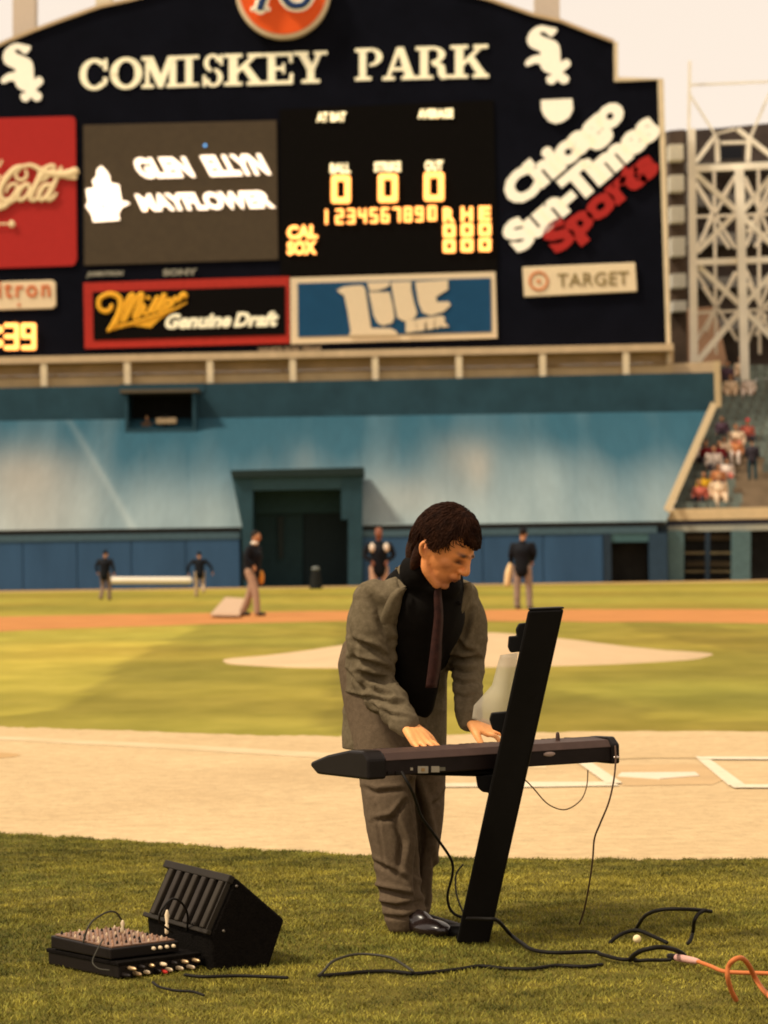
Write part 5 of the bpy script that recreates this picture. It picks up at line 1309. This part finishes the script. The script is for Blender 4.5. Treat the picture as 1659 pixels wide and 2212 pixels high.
# back yoke and collar roll behind the neck
cen = S3(.128, 8.86, 1.20)
col_pts = []
for k in range(13):
    t = R(55 + 250 * k / 12); col_pts.append(cen - l * (math.sin(t) * .084) + f * (math.cos(t) * .068) + up * (.024 - .016 * math.cos(t) - .02))
collar_ = tube_vf(col_pts, [.008] + [.0115] * 11 + [.008], 12, 3, flat=(1.5, .8))
me = blob([coat, slR, slL, collar_] + pads, .0066, 5, .5)
P = get_v(me); Nn = get_n(me)
P0 = P.copy()
def seg_dist(P, a, b):
    a = np.array(a); b = np.array(b); ab = b - a; t = np.clip(((P - a) @ ab) / (ab @ ab), 0, 1); return np.linalg.norm(P - (a + t[:, None] * ab), axis=1), t
def folds(a, b, rad, freq, amp, tilt, lo, hi, phase=0, k0=0):
    amp = amp * .26
    """drag folds across a limb: ridges that slant and fade"""
    global P
    d, t = seg_dist(P0, a, b); ab = np.array(b) - np.array(a); L_ = np.linalg.norm(ab); 
    wgt = sstep(rad * 1.25, rad * .9, d) * sstep(lo - .06, lo + .04, t) * sstep(hi + .06, hi - .04, t)
    lat = (P0 - np.array(a)) @ np.array(l)
    fr_ = (P0 - np.array(a)) @ np.array(f)
    C3 = np.stack([t * L_ * freq * .42 + lat * tilt * .35 + .5 * wnoise(P0, 8, k0), lat * 9 + phase, fr_ * 9], 1)
    nn_ = wnoise(C3, 1.0, k0) ; n2_ = wnoise(C3 * np.array([2.1, 1.4, 1.4]), 1.0, k0 + 6)
    h_ = 1.25 - 2.3 * np.abs(nn_) ** .7 + .35 * n2_
    mask = np.clip(.9 + .35 * wnoise(P0, 6, k0 + 5), .3, 1.3)
    P = P + Nn * (wgt * mask * h_ * amp)[:, None]
folds(shR, elR, .11, 120, .0065, 50, .35, 1.0, 0, 1)
folds(elR, wrR, .10, 125, .0075, -60, .0, .85, 1.0, 4)
folds(shL, elL, .10, 130, .0060, -40, .45, 1.0, 2, 7)
folds(elL, wrL, .09, 140, .0065, 40, .0, .8, .5, 10)
# coat body: broad soft folds and drape under the bent waist
bz = sstep(.62, .70, P0[:, 2]) * sstep(1.15, 1.05, P0[:, 2])
P = P + Nn * (bz * .0045 * wnoise(P0 * np.array([1, 1, .35]), 17, 3))[:, None]
lat = (P0 - np.array(hipc)) @ np.array(l)
wz = np.exp(-((P0[:, 2] - .78) / .09) ** 2)
P = P + Nn * (wz * .003 * (1 - 2 * np.abs(np.sin((P0[:, 2] * 75 + lat * 22 + 1.2 * wnoise(P0, 6, 2)) * .5)) ** .8))[:, None]
t5 = lambda x, y: (663.6 + .28 * x, 1061.8 + .28 * y)
P = crease(P, Nn, [([(760, 480), (738, 560), (722, 650), (735, 800), (745, 920)], 7, .020),
 ([(470, 800), (555, 900), (590, 1050)], 12, .016), ([(360, 1160), (480, 1205), (610, 1275)], 6.5, .014), ([(350, 1290), (460, 1325), (630, 1375)], 6, .013), ([(400, 1405), (520, 1440), (650, 1475)], 6.5, .014),
 ([(430, 1490), (540, 1550), (640, 1580)], 5.5, .012), ([(250, 1560), (400, 1585), (500, 1600)], 4, .008), ([(470, 1585), (600, 1620), (740, 1640)], 5, .011), ([(500, 1640), (555, 1740), (610, 1840), (620, 1930)], 5, .012),
 ([(300, 1380), (380, 1480), (480, 1560)], 4, .007), ([(330, 1700), (400, 1790), (470, 1900)], 5, .006), ([(380, 1965), (520, 1975), (610, 1870)], 4.5, .010), ([(520, 1660), (640, 1720), (760, 1740)], 4, .007),
 ([(300, 1000), (360, 1180), (370, 1400)], 6, .005), ([(560, 1000), (640, 1150), (660, 1350)], 6, .010),
 ([(1150, 1150), (1210, 1225), (1290, 1250)], 5.5, .012), ([(1100, 1275), (1200, 1300), (1310, 1285)], 5, .012), ([(1110, 1360), (1200, 1385), (1310, 1375)], 4.5, .010), ([(1120, 1450), (1200, 1480), (1300, 1470)], 4, .008), ([(1130, 1560), (1200, 1590), (1290, 1575)], 4, .006),
 ([(1270, 900), (1235, 1020), (1200, 1150)], 5, .010), ([(1090, 1300), (1100, 1500), (1120, 1700)], 6, .010),
], t5)
set_v(me, P)
jk = link('jacket', me, TWEED, man, True)
# lapels: folded strips along the opening
def lapel(side, z0_, z1_, wmax):
    Vv = []; n = 20
    for k in range(n + 1):
        t = k / n; z = z0_ + (z1_ - z0_) * t; cx_, cy_, a_, b_, oR, oL = ringat(z); o_ = R(oR if side < 0 else oL)
        w = wmax * math.sin(math.pi * (0.12 + .86 * t)) ** .7 / max(a_, .1)
        for q in range(5):
            tq_ = q / 4; ang = o_ + w * tq_ - .04; ca, sa = math.cos(ang), math.sin(ang); rx = abs(sa) ** .86; ry = abs(ca) ** .86
            bul = .017 + .012 * math.sin(math.pi * tq_)
            Vv.append(Vector((cx_, cy_ + DY, z)) + l * (side * rx * (a_ + bul)) + f * (ry * (b_ + bul)))
    Ff = [(k * 5 + q, k * 5 + q + 1, (k + 1) * 5 + q + 1, (k + 1) * 5 + q) for k in range(n) for q in range(4)]
    o = link('lapel', mesh(Vv, Ff), TWEED, man, True); s = o.modifiers.new('s', 'SOLIDIFY'); s.thickness = .007; s.offset = 0
lapel(-1, 1.150, .90, .065); lapel(1, 1.165, .90, .06)
# pocket flap and cuff buttons
# pocket square dots on the far lapel
solid('lapel_pin', [ell_vf(W(992, 1303, 8.78 + DY), (.008, .006, .008), None, 10, 6)], LINING, jk, True)

# ---------- trousers
vf = [tube_vf([hR + Vector((0, 0, .04)), mid(hR, knR, .5), knR, mid(knR, anR, .55), anR + up * -.012], [.118, .106, .086, .078, .070], 28, 8),
      tube_vf([hL + Vector((0, 0, .04)), mid(hL, knL, .5), knL, mid(knL, anL, .55), anL + up * -.012], [.112, .100, .084, .076, .066], 28, 8), ell_vf(hipc + Vector((0, 0, -.01)), (.165, .145, .13), None, 24, 16)]
me = blob(vf, .0068, 3); P = get_v(me); Nn = get_n(me); P0 = P.copy()
folds(knR, anR, .13, 95, .010, -35, .45, 1.0, 0, 3); folds(knL, anL, .12, 100, .009, 35, .45, 1.0, 1, 8)
folds(hR, knR, .16, 55, .006, 40, .45, 1.1, 1, 5); folds(knR, anR, .14, 60, .006, 30, .0, .4, 2, 5)
P = P + Nn * (.0055 * wnoise(P0 * np.array([1, 1, .3]), 15, 6))[:, None]
t6 = lambda x, y: (669.6 + .469 * x, 1036.5 + .469 * y)
P = crease(P, Nn, [([(470, 1400), (500, 1500), (525, 1650), (505, 1800), (500, 1960)], 9, .030), ([(300, 1570), (380, 1560), (440, 1480)], 5, .010), ([(385, 1560), (425, 1660), (410, 1790)], 7, .012), ([(290, 1760), (370, 1800), (440, 1840)], 5, .009),
 ([(280, 1880), (390, 1905), (490, 1925)], 5.5, .014), ([(300, 1950), (400, 1968), (510, 1945)], 4.5, .011), ([(300, 1500), (320, 1650), (350, 1800)], 4, .005), ([(560, 1500), (600, 1480), (620, 1440)], 5, .010), ([(540, 1700), (570, 1800), (560, 1900)], 6, .010), ([(250, 1420), (300, 1440), (420, 1430)], 5, .008),
 ([(330, 2010), (430, 2020), (520, 1990)], 4, .008)], t6)
set_v(me, P); link('trousers', me, TROU, man, True)
# ---------- shoes
SHB = mat('shoe_leather', (0.016, 0.009, 0.008), 0.22, var=0.15, spec=0.6)
def shoe(heel, d, L_=.285):
    d = d.normalized(); s_ = Vector((-d.y, d.x, 0)); M3 = Matrix((s_, d, up)).transposed()
    h0 = Vector((heel.x, heel.y, 0))
    vf = [ell_vf(h0 + d * .05 + up * .048, (.036, .062, .046), M3, 20, 12), ell_vf(h0 + d * .19 + up * .034, (.046, .095, .033), M3, 24, 14), ell_vf(h0 + d * .11 + up * .052, (.036, .085, .040), M3, 20, 12), tube_vf([h0 + d * .05 + up * .05, h0 + d * .04 + up * .10], [.040, .040], 16, 2)]
    me = blob(vf, .006, 4); a = get_v(me); a[:, 2] = np.maximum(a[:, 2], .012); set_v(me, a)
    o = link('shoe', me, SHB, man, True)
    sole = [tuple(h0 + d * (.13 + .148 * math.cos(w)) + s_ * ((.040 + .006 * math.cos(w)) * math.sin(w))) for w in np.linspace(0, 2 * math.pi, 28, endpoint=False)]
    solid('sole', [prism_vf([Vector(q) + up * .002 for q in sole], [Vector(q) + up * .014 for q in sole])], PLAST, o)
    solid('shoelace', [tube_vf([h0 + d * .12 - s_ * .018 + up * .084, h0 + d * .13 + up * .088, h0 + d * .12 + s_ * .018 + up * .084], .003, 6, 3)], PLAST, o, True)
shoe(anR - f * .06, (f + l * .12)); shoe(anL - f * .075 - l * .01, (f - l * .15))
# watch
wc = mid(elL, wrL, .985); ax = (wrL - elL).normalized(); s1 = ax.cross(up).normalized(); s2 = ax.cross(s1)
pts = [wrL + ax * .004 + s1 * (.031 * math.cos(t)) + s2 * (.025 * math.sin(t)) for t in np.linspace(0, 2 * math.pi, 17)]
solid('wristwatch', [tube_vf(pts, .005, 8, 1, cap=False)], mat('watch_metal', (0.6, 0.5, 0.36), 0.25, metal=0.8), man, True)

# ================================================================== STAGE MONITOR
w_ = Vector((-.46, .88, 0)).normalized(); s_ = Vector((.88, .46, 0)).normalized(); mo_ = G(464, 2106)
MB = mat('monitor_carpet', (0.006, 0.0045, 0.0035), 0.85, var=0.3, scale=60, bump=0.4, bscale=150, spec=0.05)
MT = mat('monitor_edge', (0.022, 0.017, 0.012), 0.6, var=0.15)
mon = empty('stage_monitor', mo_ + w_ * .25, 'black wedge stage monitor with ribbed grille standing on the grass behind the mixer', 'speaker')
prof = [(0, 0.0), (.178, 0.0), (.236, .148), (.074, .288), (-.012, .118)]
def MP(s, q, z): return Vector((mo_.x, mo_.y, 0)) + s_ * s + w_ * q + up * z
solid('cabinet', [prism_vf([MP(s, 0, z) for s, z in prof], [MP(s, .50, z) for s, z in prof])], MB, mon, bevel=0.008)
A_, B_ = Vector((-.012, .118)), Vector((.074, .288)); gd = (B_ - A_).normalized(); gn = Vector((-gd.y, gd.x))
def GPt(h_, q, o_):
    p = A_ + gd * h_ + gn * o_; return MP(p.x, q, p.y)
HH = (B_ - A_).length
def gbox(h0, h1, q0, q1, o0, o1):
    return ([GPt(h0, q0, o0), GPt(h0, q1, o0), GPt(h0, q1, o1), GPt(h0, q0, o1), GPt(h1, q0, o0), GPt(h1, q1, o0), GPt(h1, q1, o1), GPt(h1, q0, o1)], BOXF)
solid('grille_cloth', [gbox(.012, HH - .022, .015, .485, 0.001, .006)], mat('grille_dark', (0.010, 0.008, 0.006), 0.8, var=0.3, scale=30), mon)
solid('grille_frame', [gbox(HH - .024, HH, .0, .50, 0.001, .022)], MT, mon, bevel=.003)
solid('grille_frame', [gbox(0.0, .014, .0, .50, 0.001, .018)], MT, mon, bevel=.003)
for k in range(7):
    q = .028 + k * .064; solid('grille_slat', [gbox(.014, HH - .024, q, q + .030, .006, .024)], mat('slat_brown%d' % k, (0.034 - .002 * (k % 3), 0.026 - .0015 * (k % 3), 0.018), 0.6, var=0.2, scale=20), mon, bevel=.004)
solid('grille_slat', [gbox(.014, HH - .024, .003, .010, .006, .020)], MT, mon)
for k, (s, z) in enumerate(((.075, .262), (.03, .13))): solid('corner_screw', [ell_vf(MP(s, -.002, z), (.005, .005, .005), None, 10, 6)], mat('screw%d' % k, (.12, .10, .08), 0.4, metal=.5), mon, True)
# ================================================================== MIXER AND POWER UNIT
c0 = G(257, 2124); c0.z = 0; a_ = Vector((-.62, .78, 0)).normalized(); b_ = Vector((.78, .62, 0)).normalized()
def boxed(org, la, lb, z0, z1, z1a=None):
    z1a = z1 if z1a is None else z1a
    o = org; return ([o + up * z0, o + b_ * lb + up * z0, o + b_ * lb + a_ * la + up * z0, o + a_ * la + up * z0, o + up * z1, o + b_ * lb + up * z1, o + b_ * lb + a_ * la + up * z1a, o + a_ * la + up * z1a], BOXF)
pw = empty('power_unit', c0, 'low black power unit with jacks and cable ends on its side, under the mixer', 'amplifier')
solid('case', [boxed(c0, .40, .285, .012, .056)], PLAST, pw, bevel=.005)
solid('lip', [boxed(c0 - b_ * .004 - a_ * .004, .41, .30, .050, .062)], MB, pw, bevel=.003)
for t in (.03, .24):
    for q in (.03, .34): solid('rubber_foot', [tube_vf([c0 + b_ * t + a_ * q + up * .001, c0 + b_ * t + a_ * q + up * .014], .012, 10, 1)], MB, pw)
GM = mat('brass_jack', (0.62, 0.42, 0.22), 0.35, metal=0.7); GC = mat('cream_plug', (0.72, 0.56, 0.36), 0.4)
rsj = np.random.RandomState(8)
for k in range(14):
    t = .015 + .27 * k / 14; z = .024 + .018 * (k % 2); q = c0 + b_ * t - a_ * .002 + up * z
    m_ = GC if k in (4, 7, 8, 10, 12) else (GM if k % 3 else PLAST); ln = .012 + .02 * rsj.rand()
    solid('jack_plug', [tube_vf([q + a_ * .004, q - a_ * ln, q - a_ * (ln + .004)], [.0065, .006, .004], 10, 1)], m_, pw, True)
solid('jack_plug', [tube_vf([c0 + b_ * .155 + up * .020, c0 + b_ * .155 - a_ * .02 + up * .018], .006, 10, 1)], mat('red_plug', (0.45, 0.03, 0.02), 0.4), pw, True)
mxo = empty('mixing_desk', c0 + a_ * .04, 'small black mixing desk with rows of coppery knobs, stacked on the power unit', 'mixer')
m0 = c0 + a_ * .035 + b_ * -.005
solid('desk_body', [boxed(m0, .34, .245, .066, .098, .104)], PLAST, mxo, bevel=.004)
solid('desk_face', [([m0 + a_ * .01 + b_ * .01 + up * .099, m0 + a_ * .01 + b_ * .235 + up * .099, m0 + a_ * .33 + b_ * .235 + up * .105, m0 + a_ * .33 + b_ * .01 + up * .105, m0 + a_ * .01 + b_ * .01 + up * .103, m0 + a_ * .01 + b_ * .235 + up * .103, m0 + a_ * .33 + b_ * .235 + up * .109, m0 + a_ * .33 + b_ * .01 + up * .109], BOXF)], mat('desk_brown', (0.22, 0.125, 0.08), 0.4, var=0.25, scale=40), mxo)
KN = [mat('knob_copper', (0.42, 0.24, 0.15), 0.4), mat('knob_cream', (0.62, 0.46, 0.30), 0.4), PLAST, mat('knob_brown', (0.20, 0.11, 0.07), 0.4), mat('knob_copper_dull', (0.34, 0.20, 0.13), 0.4)]
kn0 = None
for i in range(12):
    for j in range(7):
        p = m0 + a_ * (.022 + .0262 * i) + b_ * (.022 + .032 * j) + up * (.104 + .0005 * i)
        if kn0 is None or True:
            v_, f_ = tube_vf([(0, 0, 0), (0, 0, .005), (0, 0, .006)], [.0042, .0034, .0028], 8, 1, cap=True)
        m_ = KN[(i * 7 + j * 4 + (i * j) % 3) % 5]
        if kn0 is None:
            km = mesh(v_, f_); kn0 = {}
        if m_.name not in kn0: k2 = km.copy(); k2.materials.append(m_); kn0[m_.name] = k2
        o = bpy.data.objects.new('knob', kn0[m_.name]); COL.objects.link(o); o.parent = mxo; o.location = p - mxo.location
for k in range(4):
    q = m0 + b_ * (.15 + .024 * k) + up * .085; solid('jack_socket', [tube_vf([q + a_ * .003, q - a_ * .006], [.006, .006], 10, 1)], GC, mxo, True)
def upright_plug(px, py0, py1, Y, label):
    a, b = W(px, py1, Y), W(px + 1, py0, Y); o = solid('jack_plug', [tube_vf([a, a + (b - a) * .35, a + (b - a) * .4, a + (b - a) * .8, b], [.006, .006, .0035, .0075, .004], 10, 1)], GC, None, True); tag(o, label, 'plug')
upright_plug(360, 1968, 2014, 8.22, 'cream jack plug standing upright in the far right corner of the mixing desk')
upright_plug(264, 1990, 2012, 8.28, 'short cream jack plug standing in the middle of the mixing desk')

# ================================================================== CABLES
CB = mat('cable_black', (0.010, 0.008, 0.006), 0.6, var=0.1); CG = mat('cable_grey', (0.045, 0.040, 0.028), 0.5, var=0.1)
def gz(pts, z=.03): return [G(x, y, z if len(q) == 0 else q[0]) for x, y, *q in pts]
def wz_(pts): return [W(x, y, Y) for x, y, Y in pts]
cable('cable', wz_([(868, 1668, 8.42), (880, 1690, 8.40), (893, 1716, 8.42), (911, 1765, 8.5), (945, 1812, 8.6), (975, 1858, 8.7), (977, 1890, 8.72), (967, 1931, 8.74), (970, 1958, 8.76), (984, 1976, 8.76), (1010, 1984, 8.74)]), .0045, CB, 'dark cable hanging from the left of the keyboard down to the foot of the column')
cable('cable', wz_([(1000, 1868, 8.86), (985, 1890, 8.84), (986, 1930, 8.82), (998, 1965, 8.80), (1012, 1985, 8.78)]), .003, CG, 'thin grey cable loop beside the left edge of the leaning column')
cable('cable', wz_([(1010, 1984, 8.60), (1050, 1985, 8.55), (1075, 1989, 8.56)]) + gz([(1103, 2019), (1128, 2038), (1152, 2052), (1200, 2058), (1280, 2056), (1300, 2062), (1340, 2072), (1372, 2072)], .028), .0062, CB, 'black cable running right across the grass from the foot of the column')
cable('cable', gz([(690, 2106, .02), (699, 2098, .03), (722, 2075, .05), (774, 2061, .06), (838, 2067, .055), (868, 2082, .04), (892, 2098, .03)]), .0042, CG, 'thin grey cable arching over the grass below the player')
cable('cable', gz([(690, 2108), (743, 2104), (780, 2100), (840, 2098), (890, 2103), (928, 2101), (990, 2094), (1038, 2087), (1090, 2092), (1148, 2093), (1200, 2086), (1258, 2088), (1300, 2084)], .018), .0060, CB, 'thick black cable lying along the grass in front of the column')
cable('cable', wz_([(1329, 1612, 8.88), (1330, 1640, 8.86), (1326, 1684, 8.84), (1315, 1733, 8.84), (1296, 1780, 8.86), (1284, 1812, 8.88), (1280, 1860, 8.9), (1272, 1915, 8.94), (1262, 1965, 9.0), (1252, 1996, 9.05)]), .0030, mat('cable_brown', (0.09, 0.05, 0.03), 0.5), 'thin brown cable dropping from the right end of the keyboard to the grass')
cable('cable', wz_([(1128, 1680, 8.70), (1140, 1690, 8.70), (1155, 1706, 8.72), (1184, 1737, 8.74), (1220, 1749, 8.77), (1253, 1730, 8.80), (1267, 1700, 8.82), (1270, 1664, 8.84)]), .0022, mat('cable_tan', (0.20, 0.13, 0.07), 0.5), 'thin tan cable loop hanging under the right half of the keyboard')
cable('cable', gz([(1372, 2012, .03), (1378, 2000, .05), (1392, 1980, .10), (1412, 1969, .13), (1440, 1964, .14), (1480, 1964, .14), (1512, 1966, .13), (1536, 1969, .12)]), .0060, CB, 'stiff black cable arching above the grass at the right')
cable('cable', gz([(1524, 1966, .13), (1508, 1975, .12), (1500, 1990, .10), (1497, 2012, .06), (1493, 2028, .04), (1486, 2038, .03)]), .0060, CB, 'black cable end hanging down from the arching cable at the right')
cable('cable', gz([(1318, 2036, .02), (1332, 2024, .035), (1352, 2014, .045), (1378, 2010, .05), (1405, 2020, .04), (1440, 2036, .025)]), .0065, CB, 'black cable humped behind the small pale ball')
cable('cable', gz([(1360, 2074, .02), (1370, 2063, .05), (1388, 2053, .07), (1425, 2046, .08), (1458, 2052, .06), (1478, 2063, .04)]), .0075, CB, 'black cable bowed over the grass just left of the pink connector')
cable('cable', gz([(1372, 2076, .026), (1400, 2074, .03), (1430, 2074, .03), (1448, 2073, .034)]), .0055, CB, 'short black lead running into the pink connector')
ORC = mat('orange_cord', (0.58, 0.17, 0.05), 0.5, var=0.08)
cable('extension_cord', gz([(1508, 2077, .035), (1535, 2087, .032), (1562, 2098, .03), (1600, 2101, .03), (1640, 2102, .03), (1700, 2104, .03)]), .0062, ORC, 'straight orange extension cord running off to the right edge')
cable('extension_cord', gz([(1590, 2160, .02), (1580, 2140, .05), (1572, 2112, .09), (1573, 2088, .12), (1586, 2073, .14), (1603, 2070, .14), (1618, 2086, .11), (1630, 2110, .07), (1648, 2138, .04), (1675, 2165, .03)]), .0072, ORC, 'orange extension cord looping up in a bow at the bottom right')
cn = empty('connector', G(1480, 2072, .03), 'pale pink cable connector joining the black lead to the orange cord', 'connector')
a, b = G(1460, 2068, .034), G(1509, 2077, .034)
solid('body', [tube_vf([a, mid(a, b, .2), mid(a, b, .75), b], [.010, .0115, .0105, .007], 12, 2)], mat('connector_pink', (0.62, 0.34, 0.28), 0.45, var=0.1), cn, True)
solid('sleeve', [tube_vf([a + (a - b).normalized() * .03, a], [.009, .011], 12, 1)], PLAST, cn, True)
bl = solid('ball', [ell_vf(G(1376, 2028, .045), (.013, .013, .013))], mat('ball_cream', (0.85, 0.66, 0.36), 0.4), None, True); tag(bl, 'small cream ball resting against the humped black cable at the right', 'ball')
cable('cable', wz_([(180, 2035, 8.2), (184, 2020, 8.2), (190, 2004, 8.2), (203, 1987, 8.22), (230, 1971, 8.25), (250, 1971, 8.28), (263, 1988, 8.3)]), .0030, CG, 'thin grey cable bowing up out of the mixing desk')
cable('cable', wz_([(222, 2030, 8.1), (208, 2056, 8.05), (200, 2078, 8.02), (212, 2092, 8.0), (236, 2096, 7.98)]), .0022, CG, 'hair thin cable hanging down the front of the mixing desk')
cable('cable', wz_([(372, 2014, 8.2), (345, 1990, 8.15), (352, 1962, 8.1), (372, 1942, 8.15), (392, 1950, 8.2), (405, 1975, 8.25), (404, 2010, 8.3)]), .0035, CB, 'black cable bowing up in front of the stage monitor grille')
cable('cable', gz([(400, 2106), (440, 2110), (520, 2108), (620, 2112)], .03), .005, CB, 'black cable lying on the grass below the stage monitor')
cable('cable', gz([(330, 2122), (345, 2132), (380, 2140), (415, 2142), (440, 2150)], .03), .004, CB, 'short black cable trailing from the front of the power unit')
